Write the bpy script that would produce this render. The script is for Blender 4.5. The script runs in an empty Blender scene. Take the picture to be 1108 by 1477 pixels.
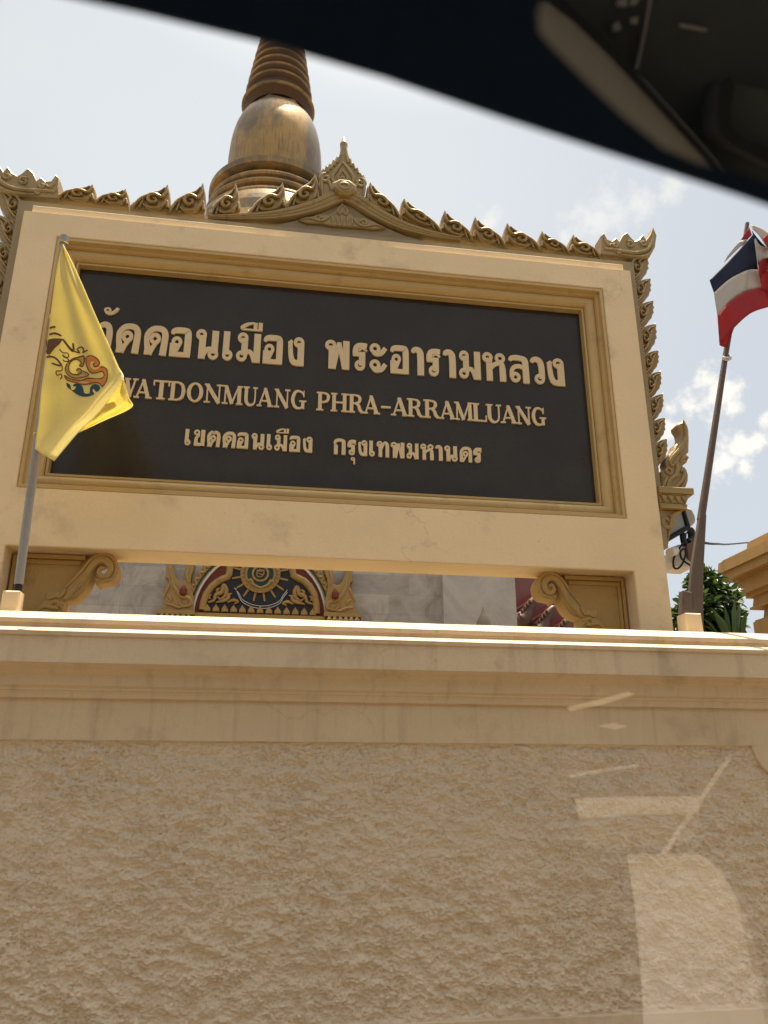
import bpy, bmesh, math, random
from mathutils import Vector, Matrix, noise
random.seed(7)
S = bpy.context.scene
C = S.collection

# ------------------------------------------------------------------ camera, sky, sun, exposure
EYE = 1.35                                   # eye height above the road, seated in a car
PITCH, YAW, FPX = 0.3353, 0.1535, 1147.3
cam_d = bpy.data.cameras.new('camera')
cam_d.sensor_fit = 'VERTICAL'; cam_d.sensor_height = 9.8
cam_d.lens = FPX / 1477 * 9.8
cam_d.clip_start = 0.02; cam_d.clip_end = 2000
cam_d.dof.use_dof = True; cam_d.dof.focus_distance = 4.6; cam_d.dof.aperture_fstop = 1.9
cam = bpy.data.objects.new('camera', cam_d); C.objects.link(cam)
cam.location = (0, 0, EYE); cam.rotation_euler = (math.pi/2 + PITCH, 0, -YAW)
S.camera = cam

SUN_EL, SUN_AZ = math.radians(80), math.radians(34)     # azimuth from +Y towards +X
sun_dir = Vector((math.sin(SUN_AZ)*math.cos(SUN_EL), math.cos(SUN_AZ)*math.cos(SUN_EL), math.sin(SUN_EL)))
sd = bpy.data.lights.new('sun', 'SUN'); sd.energy = 4.0; sd.angle = math.radians(0.5); sd.color = (1, .89, .69)
so = bpy.data.objects.new('sun', sd); C.objects.link(so)
so.rotation_euler = (-sun_dir).to_track_quat('-Z', 'Y').to_euler()

def view_dir(px, py):                        # direction seen at a point of the 1108 x 1477 photograph
    cp, sp = math.cos(PITCH), math.sin(PITCH); cy, sy = math.cos(YAW), math.sin(YAW)
    rot = lambda v: Vector((cy*v[0] + sy*v[1], -sy*v[0] + cy*v[1], v[2]))
    return rot((1,0,0))*((px-554)/FPX) + rot((0,-sp,cp))*((738.5-py)/FPX) + rot((0,cp,sp))
def at(px, py, Y):                           # the measured point lying at depth Y in front of the road
    d = view_dir(px, py); d = d*(Y/d.y)
    return Vector((d.x, d.y, d.z + EYE))
def ax(px, py, Y):
    p = at(px, py, Y); return (p.x, p.z)

world = bpy.data.worlds.new('World'); S.world = world; world.use_nodes = True
def build_world():
    nt = world.node_tree; N, L = nt.nodes, nt.links
    N.clear()
    out = N.new('ShaderNodeOutputWorld'); bg = N.new('ShaderNodeBackground'); bg.inputs[1].default_value = 0.0632
    sky = N.new('ShaderNodeTexSky'); sky.sky_type = 'NISHITA'; sky.sun_disc = False
    sky.sun_elevation = SUN_EL; sky.sun_rotation = SUN_AZ
    sky.air_density = 1.0; sky.dust_density = 2.0; sky.ozone_density = 1.0
    tc = N.new('ShaderNodeTexCoord')
    def math_(op, a, b=None, clamp=False):
        m = N.new('ShaderNodeMath'); m.operation = op; m.use_clamp = clamp
        for i, v in enumerate((a, b)):
            if v is None: continue
            if isinstance(v, (int, float)): m.inputs[i].default_value = v
            else: L.new(v, m.inputs[i])
        return m.outputs[0]
    def ramp(v, a, b):
        m = N.new('ShaderNodeMapRange'); m.interpolation_type = 'SMOOTHSTEP'
        L.new(v, m.inputs[0]); m.inputs[1].default_value = a; m.inputs[2].default_value = b
        return m.outputs[0]
    def dist(d):
        v = N.new('ShaderNodeVectorMath'); v.operation = 'DISTANCE'
        L.new(tc.outputs['Generated'], v.inputs[0]); v.inputs[1].default_value = Vector(d).normalized()
        return v.outputs['Value']
    n1 = N.new('ShaderNodeTexNoise'); n1.inputs['Scale'].default_value = 38; n1.inputs['Detail'].default_value = 7; n1.inputs['Roughness'].default_value = .62
    n2 = N.new('ShaderNodeTexNoise'); n2.inputs['Scale'].default_value = 3.5; n2.inputs['Detail'].default_value = 5
    for n in (n1, n2): L.new(tc.outputs['Generated'], n.inputs['Vector'])
    # thin white veil, thickest towards the sun
    veil = math_('MULTIPLY', ramp(dist(view_dir(150, 250)), .85, .10), .80)
    veil = math_('ADD', veil, math_('MULTIPLY', ramp(n2.outputs[0], .42, .75), .30), True)
    veil = math_('MAXIMUM', veil, .78)
    # small cumulus puffs low over the right
    puffs = None
    for px, py, r in ((1030, 570, .034), (1002, 585, .022), (1055, 588, .016), (1066, 642, .022), (1048, 668, .018), (1090, 640, .014), (972, 592, .012), (1104, 608, .012), (1072, 672, .014),
                      (960, 660, .018), (860, 318, .030), (890, 302, .030), (925, 290, .030), (965, 276, .022), (830, 332, .022), (700, 322, .02), (965, 620, .018)):
        far = .75 if py > 500 else .30
        k = math_('SUBTRACT', 1.0, math_('DIVIDE', dist(view_dir(px, py)), r*1.5))
        k = math_('ADD', k, math_('MULTIPLY', math_('SUBTRACT', n1.outputs[0], .5), 2.6))
        k = math_('MULTIPLY', ramp(k, .22, 1.15), far)
        puffs = k if puffs is None else math_('MAXIMUM', puffs, k)
    def mixc(f, a, bcol):
        m = N.new('ShaderNodeMix'); m.data_type = 'RGBA'
        L.new(f, m.inputs[0]); L.new(a, m.inputs[6]); m.inputs[7].default_value = (*bcol, 1)
        return m.outputs[2]
    c = mixc(veil, sky.outputs[0], (4.55, 4.72, 4.80))
    c = mixc(math_('MULTIPLY', ramp(dist(view_dir(380, 330)), .62, .12), .9), c, (4.95, 5.2, 5.4))
    c = mixc(ramp(dist(sun_dir), .62, .08), c, (36, 33.5, 29))          # bright aureole of the hazy sun, overhead
    c = mixc(puffs, c, (8.0, 7.5, 6.5))
    L.new(c, bg.inputs[0]); L.new(bg.outputs[0], out.inputs[0])
build_world()
S.view_settings.view_transform = 'Standard'; S.view_settings.look = 'None'
S.view_settings.exposure = 1.33; S.view_settings.gamma = 1.0; S.view_settings.use_curve_mapping = False
S.cycles.max_bounces = 8; S.cycles.diffuse_bounces = 5; S.cycles.use_denoising = True
S.cycles.sample_clamp_indirect = 6

# ------------------------------------------------------------------ materials
def mat(name, col, rough=.7, metal=0., dirt=None, dirt_scale=3., dirt_amt=.5, streak=False, bump=0., bump_scale=60., var=.06, spec=.3, transl=None, stretch=None, patches=None, cracks=None):
    m = bpy.data.materials.new(name); m.use_nodes = True
    nt = m.node_tree; N, L = nt.nodes, nt.links; b = N['Principled BSDF']
    b.inputs['Roughness'].default_value = rough; b.inputs['Metallic'].default_value = metal
    b.inputs['Specular IOR Level'].default_value = spec
    tc = N.new('ShaderNodeTexCoord'); geo = N.new('ShaderNodeNewGeometry')
    def noise_(scale, detail=5, rough_=.55, st=None):
        n = N.new('ShaderNodeTexNoise'); n.inputs['Scale'].default_value = scale; n.inputs['Detail'].default_value = detail; n.inputs['Roughness'].default_value = rough_
        if st:
            mp = N.new('ShaderNodeMapping'); mp.inputs['Scale'].default_value = st
            L.new(geo.outputs['Position'], mp.inputs['Vector']); L.new(mp.outputs[0], n.inputs['Vector'])
        else: L.new(geo.outputs['Position'], n.inputs['Vector'])
        return n.outputs[0]
    def rng(v, a, b_, lo, hi):
        r = N.new('ShaderNodeMapRange'); L.new(v, r.inputs[0])
        for i, q in enumerate((a, b_, lo, hi)): r.inputs[i+1].default_value = q
        r.clamp = True; return r.outputs[0]
    def mix(f, A, B, mode='MIX'):
        k = N.new('ShaderNodeMix'); k.data_type = 'RGBA'; k.blend_type = mode
        if isinstance(f, float): k.inputs[0].default_value = f
        else: L.new(f, k.inputs[0])
        for s, v in ((6, A), (7, B)):
            if isinstance(v, tuple): k.inputs[s].default_value = (*v, 1)
            else: L.new(v, k.inputs[s])
        return k.outputs[2]
    c = mix(rng(noise_(2.2), .3, .7, 0., 1.), tuple(x*(1-var) for x in col), tuple(min(1, x*(1+var)) for x in col))
    c = mix(rng(noise_(90., 3), .35, .65, 0., .5), c, tuple(x*(1-var*1.5) for x in col))
    if dirt:
        c = mix(rng(noise_(dirt_scale, 8, .68), .56, .74, 0., dirt_amt), c, dirt)
        if streak:
            c = mix(rng(noise_(1., 6, .6, (14., 14., .9)), .53, .74, 0., dirt_amt*.8), c, dirt)
        c = mix(rng(noise_(dirt_scale*9, 6, .6), .68, .78, 0., dirt_amt*.8), c, tuple(x*.6 for x in dirt))
    if patches:
        c = mix(rng(noise_(patches[1], 6, .65, patches[3] if len(patches) > 3 else None), patches[2]-.06, patches[2]+.06, 0., 1.), c, patches[0])
    if cracks:
        vo = N.new('ShaderNodeTexVoronoi'); vo.feature = 'DISTANCE_TO_EDGE'; vo.inputs['Scale'].default_value = cracks[1]
        wn = N.new('ShaderNodeTexNoise'); wn.inputs['Scale'].default_value = 5; wn.inputs['Detail'].default_value = 6
        ad = N.new('ShaderNodeVectorMath'); ad.operation = 'MULTIPLY_ADD'; L.new(geo.outputs['Position'], wn.inputs['Vector'])
        L.new(wn.outputs['Color'], ad.inputs[0]); ad.inputs[1].default_value = (.35, .35, .35); L.new(geo.outputs['Position'], ad.inputs[2]); L.new(ad.outputs[0], vo.inputs['Vector'])
        ln = rng(vo.outputs['Distance'], .0, .010, 1., 0.); ms = rng(noise_(1.3, 3), .50, .62, 0., cracks[2])
        mm = N.new('ShaderNodeMath'); mm.operation = 'MULTIPLY'; L.new(ln, mm.inputs[0]); L.new(ms, mm.inputs[1])
        c = mix(mm.outputs[0], c, cracks[0])
        c = mix(rng(noise_(4.5, 7, .72, (1.0, 1.0, 2.6)), .585, .70, 0., cracks[2]*.55), c, tuple((x*.45+y*.55) for x, y in zip(col, cracks[0])))
    L.new(c, b.inputs['Base Color'])
    L.new(rng(noise_(7.), .3, .7, max(.02, rough-.08), min(1, rough+.08)), b.inputs['Roughness'])
    if bump:
        bp = N.new('ShaderNodeBump'); bp.inputs['Strength'].default_value = bump; bp.inputs['Distance'].default_value = .01
        L.new(noise_(bump_scale, 6, .6, stretch), bp.inputs['Height']); L.new(bp.outputs[0], b.inputs['Normal'])
    if transl:
        t = N.new('ShaderNodeBsdfTranslucent'); L.new(c, t.inputs[0]); a = N.new('ShaderNodeMixShader'); a.inputs[0].default_value = transl
        L.new(b.outputs[0], a.inputs[1]); L.new(t.outputs[0], a.inputs[2]); L.new(a.outputs[0], N['Material Output'].inputs[0])
    return m

M = {}
M['stucco'] = mat('rough_stucco', (.80, .65, .47), .9, dirt=(.20, .12, .07), dirt_scale=1.6, dirt_amt=.25, bump=.8, bump_scale=95, var=.05, spec=.15)
M['cornice'] = mat('cornice_paint', (.71, .555, .37), .8, dirt=(.20, .135, .08), dirt_scale=3.4, dirt_amt=.34, streak=True, bump=.2, bump_scale=50, spec=.2, cracks=((.20, .14, .09), 1.2, .15))
M['cream'] = mat('cream_sign_paint', (.88, .68, .42), .75, dirt=(.27, .19, .12), dirt_scale=2.8, dirt_amt=.42, bump=.16, bump_scale=38, spec=.2, var=.06, cracks=((.24, .18, .13), 1.6, .22))
M['dark_top'] = mat('darkened_ledge_top', (.26, .21, .14), .9, dirt=(.10, .08, .055), dirt_amt=.7)  # unseen top, darkened to cut light bounced up under the beam
M['olive'] = mat('olive_backing_paint', (.33, .26, .155), .75, dirt=(.2, .14, .08), dirt_amt=.3)
M['ornament'] = mat('tarnished_gold_paint', (.36, .245, .095), .38, .2, dirt=(.10, .065, .03), dirt_scale=11, dirt_amt=.75, bump=.15, bump_scale=80, spec=.5)
M['molding'] = mat('golden_moulding_paint', (.56, .375, .15), .42, .12, dirt=(.22, .13, .05), dirt_scale=6, dirt_amt=.5, spec=.45)
M['bracket'] = mat('ochre_bracket_paint', (.50, .32, .11), .55, .0, dirt=(.06, .04, .02), dirt_scale=4, dirt_amt=.6, bump=.2, bump_scale=40)
M['granite'] = mat('dark_polished_granite', (.044, .037, .029), .2, spec=.22, var=.2)
M['letter'] = mat('gold_letters', (.76, .57, .32), .5, .15, var=.05, spec=.4)
M['gold'] = mat('weathered_gold_tiles', (.36, .22, .085), .44, .62, dirt=(.10, .075, .05), dirt_scale=.45, dirt_amt=.95, streak=True, bump=.3, bump_scale=5, var=.15, patches=((.16, .12, .075), .7, .49, (1., 1., .4)))
M['gold_dark'] = mat('dull_reddish_gold', (.085, .047, .024), .4, .55, dirt=(.07, .038, .022), dirt_scale=1.2, dirt_amt=.8, bump=.2, bump_scale=8, var=.15)
M['yellow'] = mat('yellow_satin', (.96, .84, .34), .42, var=.05, spec=.4, transl=.58)
M['maroon_ink'] = mat('brown_ink', (.13, .06, .02), .7)
M['orange_ink'] = mat('orange_ink', (.75, .27, .05), .7, transl=.3)
M['teal_ink'] = mat('dark_teal_ink', (.012, .045, .05), .7)
M['tan_ink'] = mat('tan_ink', (.55, .36, .11), .7, transl=.3)
M['steel'] = mat('grey_pole_paint', (.32, .29, .26), .5, .3, dirt=(.12, .08, .05), dirt_amt=.4)
M['wood'] = mat('weathered_grey_wood', (.145, .105, .085), .85, dirt=(.04, .03, .025), dirt_scale=6, dirt_amt=.6, bump=.5, bump_scale=6, stretch=(30, 30, 2.))
M['flag_red'] = mat('flag_red', (.50, .05, .055), .7, transl=.42)
M['flag_white'] = mat('flag_white', (.62, .58, .54), .75, transl=.40)
M['flag_blue'] = mat('flag_navy', (.016, .022, .06), .7, transl=.2)
M['marble_block'] = None
M['red'] = mat('oxide_red_paint', (.17, .035, .02), .6, dirt=(.08, .02, .015))
M['black'] = mat('black_lacquer', (.02, .019, .022), .45)
M['white'] = mat('white_paint', (.6, .58, .55), .6)
M['green'] = mat('green_glass_mosaic', (.02, .05, .033), .3)
M['gilt'] = mat('gilded_carving', (.36, .22, .065), .42, .2, dirt=(.17, .09, .025), dirt_scale=9, dirt_amt=.7, spec=.5, bump=.2, bump_scale=60)
M['roof_red'] = mat('red_roof_tiles', (.20, .085, .075), .5, bump=.3, bump_scale=40, dirt=(.12, .04, .03))
M['roof_trim'] = mat('bright_red_trim', (.22, .03, .03), .4)
M['pink'] = mat('faded_pink_trim', (.30, .20, .18), .6)
M['naga_brown'] = mat('brown_glazed_naga', (.09, .042, .026), .45, spec=.4)
M['ped'] = mat('ochre_plaster', (.40, .245, .09), .65, dirt=(.22, .13, .06), dirt_scale=2, dirt_amt=.4, streak=True, bump=.15, bump_scale=30)
M['ped_warm'] = M['ped']
M['plastic_grey'] = mat('grey_plastic', (.38, .37, .35), .5)
M['plastic_dark'] = mat('dark_plastic', (.02, .02, .022), .5)
M['plastic_white'] = mat('white_plastic', (.62, .60, .56), .5)
M['lens'] = mat('lamp_glass', (.30, .33, .34), .12, spec=.6)
M['bark'] = mat('bark', (.09, .065, .045), .9, bump=.5, bump_scale=30)
M['asphalt'] = mat('worn_asphalt', (.11, .092, .066), .9, bump=.3, bump_scale=200)
M['concrete'] = mat('pale_concrete', (.14, .112, .08), .9, dirt=(.2, .17, .14), bump=.2)
M['earth'] = mat('packed_earth', (.20, .15, .09), .95, bump=.3)
M['line_paint'] = mat('road_line_paint', (.75, .75, .72), .7)
M['car_black'] = mat('black_car_trim', (.022, .024, .028), .75, spec=.1)
M['car_roof'] = mat('dark_navy_lining', (.018, .032, .065), .9, spec=.05)
M['car_grey'] = mat('dark_grey_lining', (.07, .075, .07), .9, spec=.1)
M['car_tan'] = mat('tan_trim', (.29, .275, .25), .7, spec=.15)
M['spire'] = mat('dark_stone', (.10, .075, .06), .8)
M['shop'] = mat('shophouse_plaster', (.42, .36, .28), .9, dirt=(.12, .10, .08))
M['cable'] = mat('black_rubber', (.012, .012, .012), .6)

def marble(name, lo, hi, scale, joints):
    m = bpy.data.materials.new(name); m.use_nodes = True
    nt = m.node_tree; N, L = nt.nodes, nt.links; b = N['Principled BSDF']
    g = N.new('ShaderNodeNewGeometry')
    mp = N.new('ShaderNodeMapping'); mp.inputs['Rotation'].default_value = (math.pi/2, 0, 0); mp.inputs['Location'].default_value = (.23, -.12, 0)
    L.new(g.outputs['Position'], mp.inputs[0])
    n = N.new('ShaderNodeTexNoise'); n.inputs['Scale'].default_value = scale; n.inputs['Detail'].default_value = 8; n.inputs['Roughness'].default_value = .7; n.inputs['Distortion'].default_value = 2.2
    L.new(g.outputs['Position'], n.inputs['Vector'])
    r = N.new('ShaderNodeValToRGB'); L.new(n.outputs[0], r.inputs[0])
    r.color_ramp.elements[0].position = .3; r.color_ramp.elements[0].color = (*lo, 1)
    r.color_ramp.elements[1].position = .62; r.color_ramp.elements[1].color = (*hi, 1)
    e = r.color_ramp.elements.new(.48); e.color = (*[(p*.35+q*.65) for p, q in zip(lo, hi)], 1)
    col = r.outputs[0]
    if joints:
        br = N.new('ShaderNodeTexBrick'); L.new(mp.outputs[0], br.inputs['Vector'])
        br.inputs['Color1'].default_value = (.82, .82, .82, 1); br.inputs['Color2'].default_value = (1.1, 1.09, 1.07, 1); br.inputs['Mortar'].default_value = (.84, .82, .80, 1)
        br.inputs['Scale'].default_value = 1.0; br.inputs['Mortar Size'].default_value = .006
        br.inputs['Brick Width'].default_value = .62; br.inputs['Row Height'].default_value = .31
        x = N.new('ShaderNodeMix'); x.data_type = 'RGBA'; x.blend_type = 'MULTIPLY'; x.inputs[0].default_value = 1
        L.new(col, x.inputs[6]); L.new(br.outputs[0], x.inputs[7]); col = x.outputs[2]
    L.new(col, b.inputs['Base Color']); b.inputs['Roughness'].default_value = .35; b.inputs['Specular IOR Level'].default_value = .4
    return m
M['marble_block'] = marble('grey_veined_marble', (.24, .215, .175), (.46, .42, .36), 1.5, True)
M['marble_slab'] = marble('pale_grey_marble', (.33, .30, .25), (.48, .445, .385), .9, False)

def leaf_mat(name, a, b_):
    m = bpy.data.materials.new(name); m.use_nodes = True
    nt = m.node_tree; N, L = nt.nodes, nt.links; b = N['Principled BSDF']
    g = N.new('ShaderNodeNewGeometry'); mx = N.new('ShaderNodeMix'); mx.data_type = 'RGBA'
    L.new(g.outputs['Random Per Island'], mx.inputs[0]); mx.inputs[6].default_value = (*a, 1); mx.inputs[7].default_value = (*b_, 1)
    L.new(mx.outputs[2], b.inputs['Base Color']); b.inputs['Roughness'].default_value = .35
    t = N.new('ShaderNodeBsdfTranslucent'); L.new(mx.outputs[2], t.inputs[0]); s = N.new('ShaderNodeMixShader'); s.inputs[0].default_value = .3
    L.new(b.outputs[0], s.inputs[1]); L.new(t.outputs[0], s.inputs[2]); L.new(s.outputs[0], N['Material Output'].inputs[0])
    return m
M['leaf'] = leaf_mat('glossy_leaves', (.018, .045, .010), (.075, .12, .022))
M['blade'] = leaf_mat('sword_leaves', (.03, .065, .012), (.075, .12, .024))

# ------------------------------------------------------------------ helpers
def obj(name, bm, m, parent=None, smooth=False, label=None):
    me = bpy.data.meshes.new(name); bm.normal_update(); bm.to_mesh(me); bm.free()
    for x in (m if isinstance(m, (list, tuple)) else [m]): me.materials.append(x)
    if smooth:
        for p in me.polygons: p.use_smooth = True
        try: me.set_sharp_from_angle(angle=math.radians(smooth if smooth is not True else 40))
        except Exception: pass
    o = bpy.data.objects.new(name, me); C.objects.link(o)
    if parent: o.parent = parent; o.matrix_parent_inverse = parent.matrix_basis.inverted()
    if label: o['label'] = label
    return o
def thing(name, label, cat, loc=(0, 0, 0), group=None):
    o = bpy.data.objects.new(name, None); C.objects.link(o); o.location = loc; o.empty_display_size = .1
    tag(o, label, cat, group); return o
def tag(o, label, cat, group=None):
    o['label'] = label; o['category'] = cat
    if group: o['group'] = group
    return o
def BM(): return bmesh.new()
def area2(poly): return sum(a[0]*b[1]-b[0]*a[1] for a, b in zip(poly, poly[1:]+poly[:1]))
def prism(bm, poly, y0, y1, ch=0.):
    """outline in the XZ plane, front at y0 and back at y1; ch chamfers the front edge"""
    poly = [tuple(p) for p in poly]
    if area2(poly) < 0: poly = poly[::-1]
    n = len(poly)
    ins = poly
    if ch:
        ins = []
        for i in range(n):
            p0, p, p1 = Vector(poly[i-1]), Vector(poly[i]), Vector(poly[(i+1) % n])
            e0, e1 = (p-p0), (p1-p)
            if e0.length < 1e-7 or e1.length < 1e-7: ins.append(tuple(p)); continue
            e0.normalize(); e1.normalize()
            n0, n1 = Vector((-e0.y, e0.x)), Vector((-e1.y, e1.x)); b = n0+n1
            if b.length < 1e-4: b = n0.copy()
            b.normalize(); q = p + b*min(ch/max(.35, b.dot(n0)), ch*1.8); ins.append((q.x, q.y))
    rings = [[bm.verts.new((x, y0, z)) for x, z in ins]]
    if ch: rings.append([bm.verts.new((x, y0+ch, z)) for x, z in poly])
    rings.append([bm.verts.new((x, y1, z)) for x, z in poly])
    fs = [bm.faces.new(rings[0])]
    for a, b in zip(rings, rings[1:]):
        for i in range(n):
            j = (i+1) % n; fs.append(bm.faces.new((a[j], a[i], b[i], b[j])))
    fs.append(bm.faces.new(rings[-1][::-1]))
    fs[0].normal_update(); fs[-1].normal_update()
    bmesh.ops.triangulate(bm, faces=[fs[0], fs[-1]], ngon_method='EAR_CLIP')
def box(bm, x0, x1, y0, y1, z0, z1):
    vs = [bm.verts.new((x, y, z)) for x in (x0, x1) for y in (y0, y1) for z in (z0, z1)]
    for f in ((0,1,3,2),(4,6,7,5),(0,4,5,1),(2,3,7,6),(0,2,6,4),(1,5,7,3)): bm.faces.new([vs[i] for i in f])
def catmull(pts, n=8, closed=False):
    out = []; P = [Vector(p) for p in pts]; k = len(P)
    if k < 3: return P
    for i in range(k if closed else k-1):
        p0 = P[i-1] if (i or closed) else P[0]*2-P[1]
        p1, p2 = P[i], P[(i+1) % k]
        p3 = P[(i+2) % k] if (closed or i+2 < k) else P[-1]*2-P[-2]
        for j in range(n):
            t = j/n; out.append(.5*((2*p1)+(p2-p0)*t+(2*p0-5*p1+4*p2-p3)*t*t+(3*p1-p0-3*p2+p3)*t**3))
    if not closed: out.append(P[-1])
    return out
def interp(vals, n):
    if isinstance(vals, (int, float)): return [vals]*n
    return [vals[min(len(vals)-2, int(t))]*(1-(t-min(len(vals)-2, int(t)))) + vals[min(len(vals)-2, int(t))+1]*(t-min(len(vals)-2, int(t))) for t in (i/(n-1)*(len(vals)-1) for i in range(n))]
def strip(bm, pts, w, y0, y1, smooth=True, mp=None):
    """flat ribbon of width w along pts (XZ), front at y0, back at y1"""
    P = [Vector(p) for p in (catmull(pts, 8) if smooth and len(pts) > 2 else pts)]
    n = len(P); W = interp(w, n); mp = mp or (lambda x, z: (x, z)); A = []; B = []
    for i, p in enumerate(P):
        t = (P[min(i+1, n-1)]-P[max(i-1, 0)]); t.normalize(); nn = Vector((-t.y, t.x))
        if not smooth and 0 < i < n-1:
            t0 = (P[i]-P[i-1]).normalized(); n0 = Vector((-t0.y, t0.x)); nn = nn/max(.5, nn.dot(n0))
        A.append(mp(*(p+nn*W[i]/2))); B.append(mp(*(p-nn*W[i]/2)))
    ring = lambda q, y: [bm.verts.new((x, y, z)) for x, z in q]
    a0, b0, a1, b1 = ring(A, y0), ring(B, y0), ring(A, y1), ring(B, y1)
    for i in range(n-1):
        bm.faces.new((a0[i], b0[i], b0[i+1], a0[i+1])); bm.faces.new((b0[i], b1[i], b1[i+1], b0[i+1])); bm.faces.new((a1[i], a0[i], a0[i+1], a1[i+1]))
    bm.faces.new((b0[0], a0[0], a1[0], b1[0])); bm.faces.new((a0[-1], b0[-1], b1[-1], a1[-1]))
def annulus(bm, c, ro, ri, y0, y1, mp=None, n=28, sy=1.):
    mp = mp or (lambda x, z: (x, z)); R = []
    for r, y in ((ro, y0), (ri, y0), (ri, y1), (ro, y1)):
        R.append([bm.verts.new((lambda q: (q[0], y, q[1]))(mp(c[0]+r*math.cos(2*math.pi*i/n), c[1]+sy*r*math.sin(2*math.pi*i/n)))) for i in range(n)])
    for k, (a, b) in enumerate(((0, 1), (1, 2), (3, 0))):
        for i in range(n):
            j = (i+1) % n; bm.faces.new((R[a][i], R[a][j], R[b][j], R[b][i]))
def tube(bm, pts, r, n=8, smooth=True, cap=True, flat=1.):
    """round stroke along 3-D points; flat < 1 squashes it in Y"""
    P = [Vector(p) for p in (catmull(pts, 6) if smooth and len(pts) > 2 else pts)]
    k = len(P); Rr = interp(r, k); rings = []
    up = None
    for i, p in enumerate(P):
        t = (P[min(i+1, k-1)]-P[max(i-1, 0)]).normalized()
        if up is None: up = t.orthogonal().normalized() if flat == 1 else Vector((0, 1, 0))
        u = (up - t*up.dot(t)); u.normalize(); v = t.cross(u)
        if flat == 1: up = u
        rings.append([bm.verts.new(p + (u*math.cos(2*math.pi*j/n)*flat + v*math.sin(2*math.pi*j/n))*Rr[i]) for j in range(n)])
    for a, b in zip(rings, rings[1:]):
        for j in range(n): q = (j+1) % n; bm.faces.new((a[j], a[q], b[q], b[j]))
    if cap and n > 2: bm.faces.new(rings[0][::-1]); bm.faces.new(rings[-1])
def spiral(cx, cz, r0, r1, a0, turns, n=18, hand=1):
    return [(cx + (r0+(r1-r0)*i/(n-1))*math.cos(a0+hand*turns*2*math.pi*i/(n-1)), cz + (r0+(r1-r0)*i/(n-1))*math.sin(a0+hand*turns*2*math.pi*i/(n-1))) for i in range(n)]
def relief(bm, pts2, y, r, n=8, flat=.8, smooth=True): tube(bm, [(x, y, z) for x, z in pts2], r, n, smooth, True, flat)
def extrude_profile(bm, prof, x0, x1, nx=1):
    """closed YZ profile swept along X"""
    if area2(prof) > 0: prof = prof[::-1]
    R = [[bm.verts.new((x0+(x1-x0)*i/nx, y, z)) for y, z in prof] for i in range(nx+1)]
    n = len(prof)
    for a, b in zip(R, R[1:]):
        for i in range(n): j = (i+1) % n; bm.faces.new((a[i], b[i], b[j], a[j]))
    bm.faces.new(R[0]); bm.faces.new(R[-1][::-1]); bmesh.ops.recalc_face_normals(bm, faces=bm.faces)
def lathe(bm, prof, c, n=48, start=0.):
    R = []
    for r, z in prof: R.append([bm.verts.new((c[0]+r*math.cos(start+2*math.pi*i/n), c[1]+r*math.sin(start+2*math.pi*i/n), z)) for i in range(n)])
    for a, b in zip(R, R[1:]):
        for i in range(n): j = (i+1) % n; bm.faces.new((a[i], a[j], b[j], b[i]))
    bm.faces.new(R[0][::-1]); bm.faces.new(R[-1]); bmesh.ops.recalc_face_normals(bm, faces=bm.faces)
def structure(o): o['kind'] = 'structure'; return o

# ------------------------------------------------------------------ the ground
bm = BM(); v = [bm.verts.new(p) for p in ((-400, -400, -.16), (400, -400, -.16), (400, 600, -.16), (-400, 600, -.16))]; bm.faces.new(v)
structure(obj('ground', bm, M['earth']))
bm = BM(); box(bm, -120, 120, -6.2, 1.9, -.2, 0.0); structure(obj('road', bm, M['asphalt']))
bm = BM()
for i in range(-12, 13): box(bm, i*6-1, i*6+1, -2.2, -2.08, -.01, .004)
structure(obj('road_markings', bm, M['line_paint']))
bm = BM(); box(bm, -120, 120, 1.9, 3.5, -.2, .14); structure(obj('pavement', bm, M['concrete']))
bm = BM(); box(bm, -120, 120, -9.5, -6.2, -.2, .14); structure(obj('opposite_pavement', bm, M['concrete']))
bm = BM(); box(bm, -30, 40, 4.55, 40, -.2, .05); structure(obj('temple_courtyard', bm, M['concrete']))

# ------------------------------------------------------------------ the boundary wall
XA, XB = -9., 14.
wall = thing('boundary_wall', 'long cream boundary wall with rough stucco panel and moulded ledge under the sign', 'wall', (.4, 3.9, .14))
Zp0, Zp1 = EYE - .8775, EYE + .1935            # stucco panel bottom and top
PXL, PXR = -3.9, 2.66
bm = BM()
prof = [(3.67, .14), (3.67, EYE+.30), (4.50, EYE+.30), (4.50, .14)]
extrude_profile(bm, prof, XA, XB)
obj('wall_core', bm, M['cornice'], wall)
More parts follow.
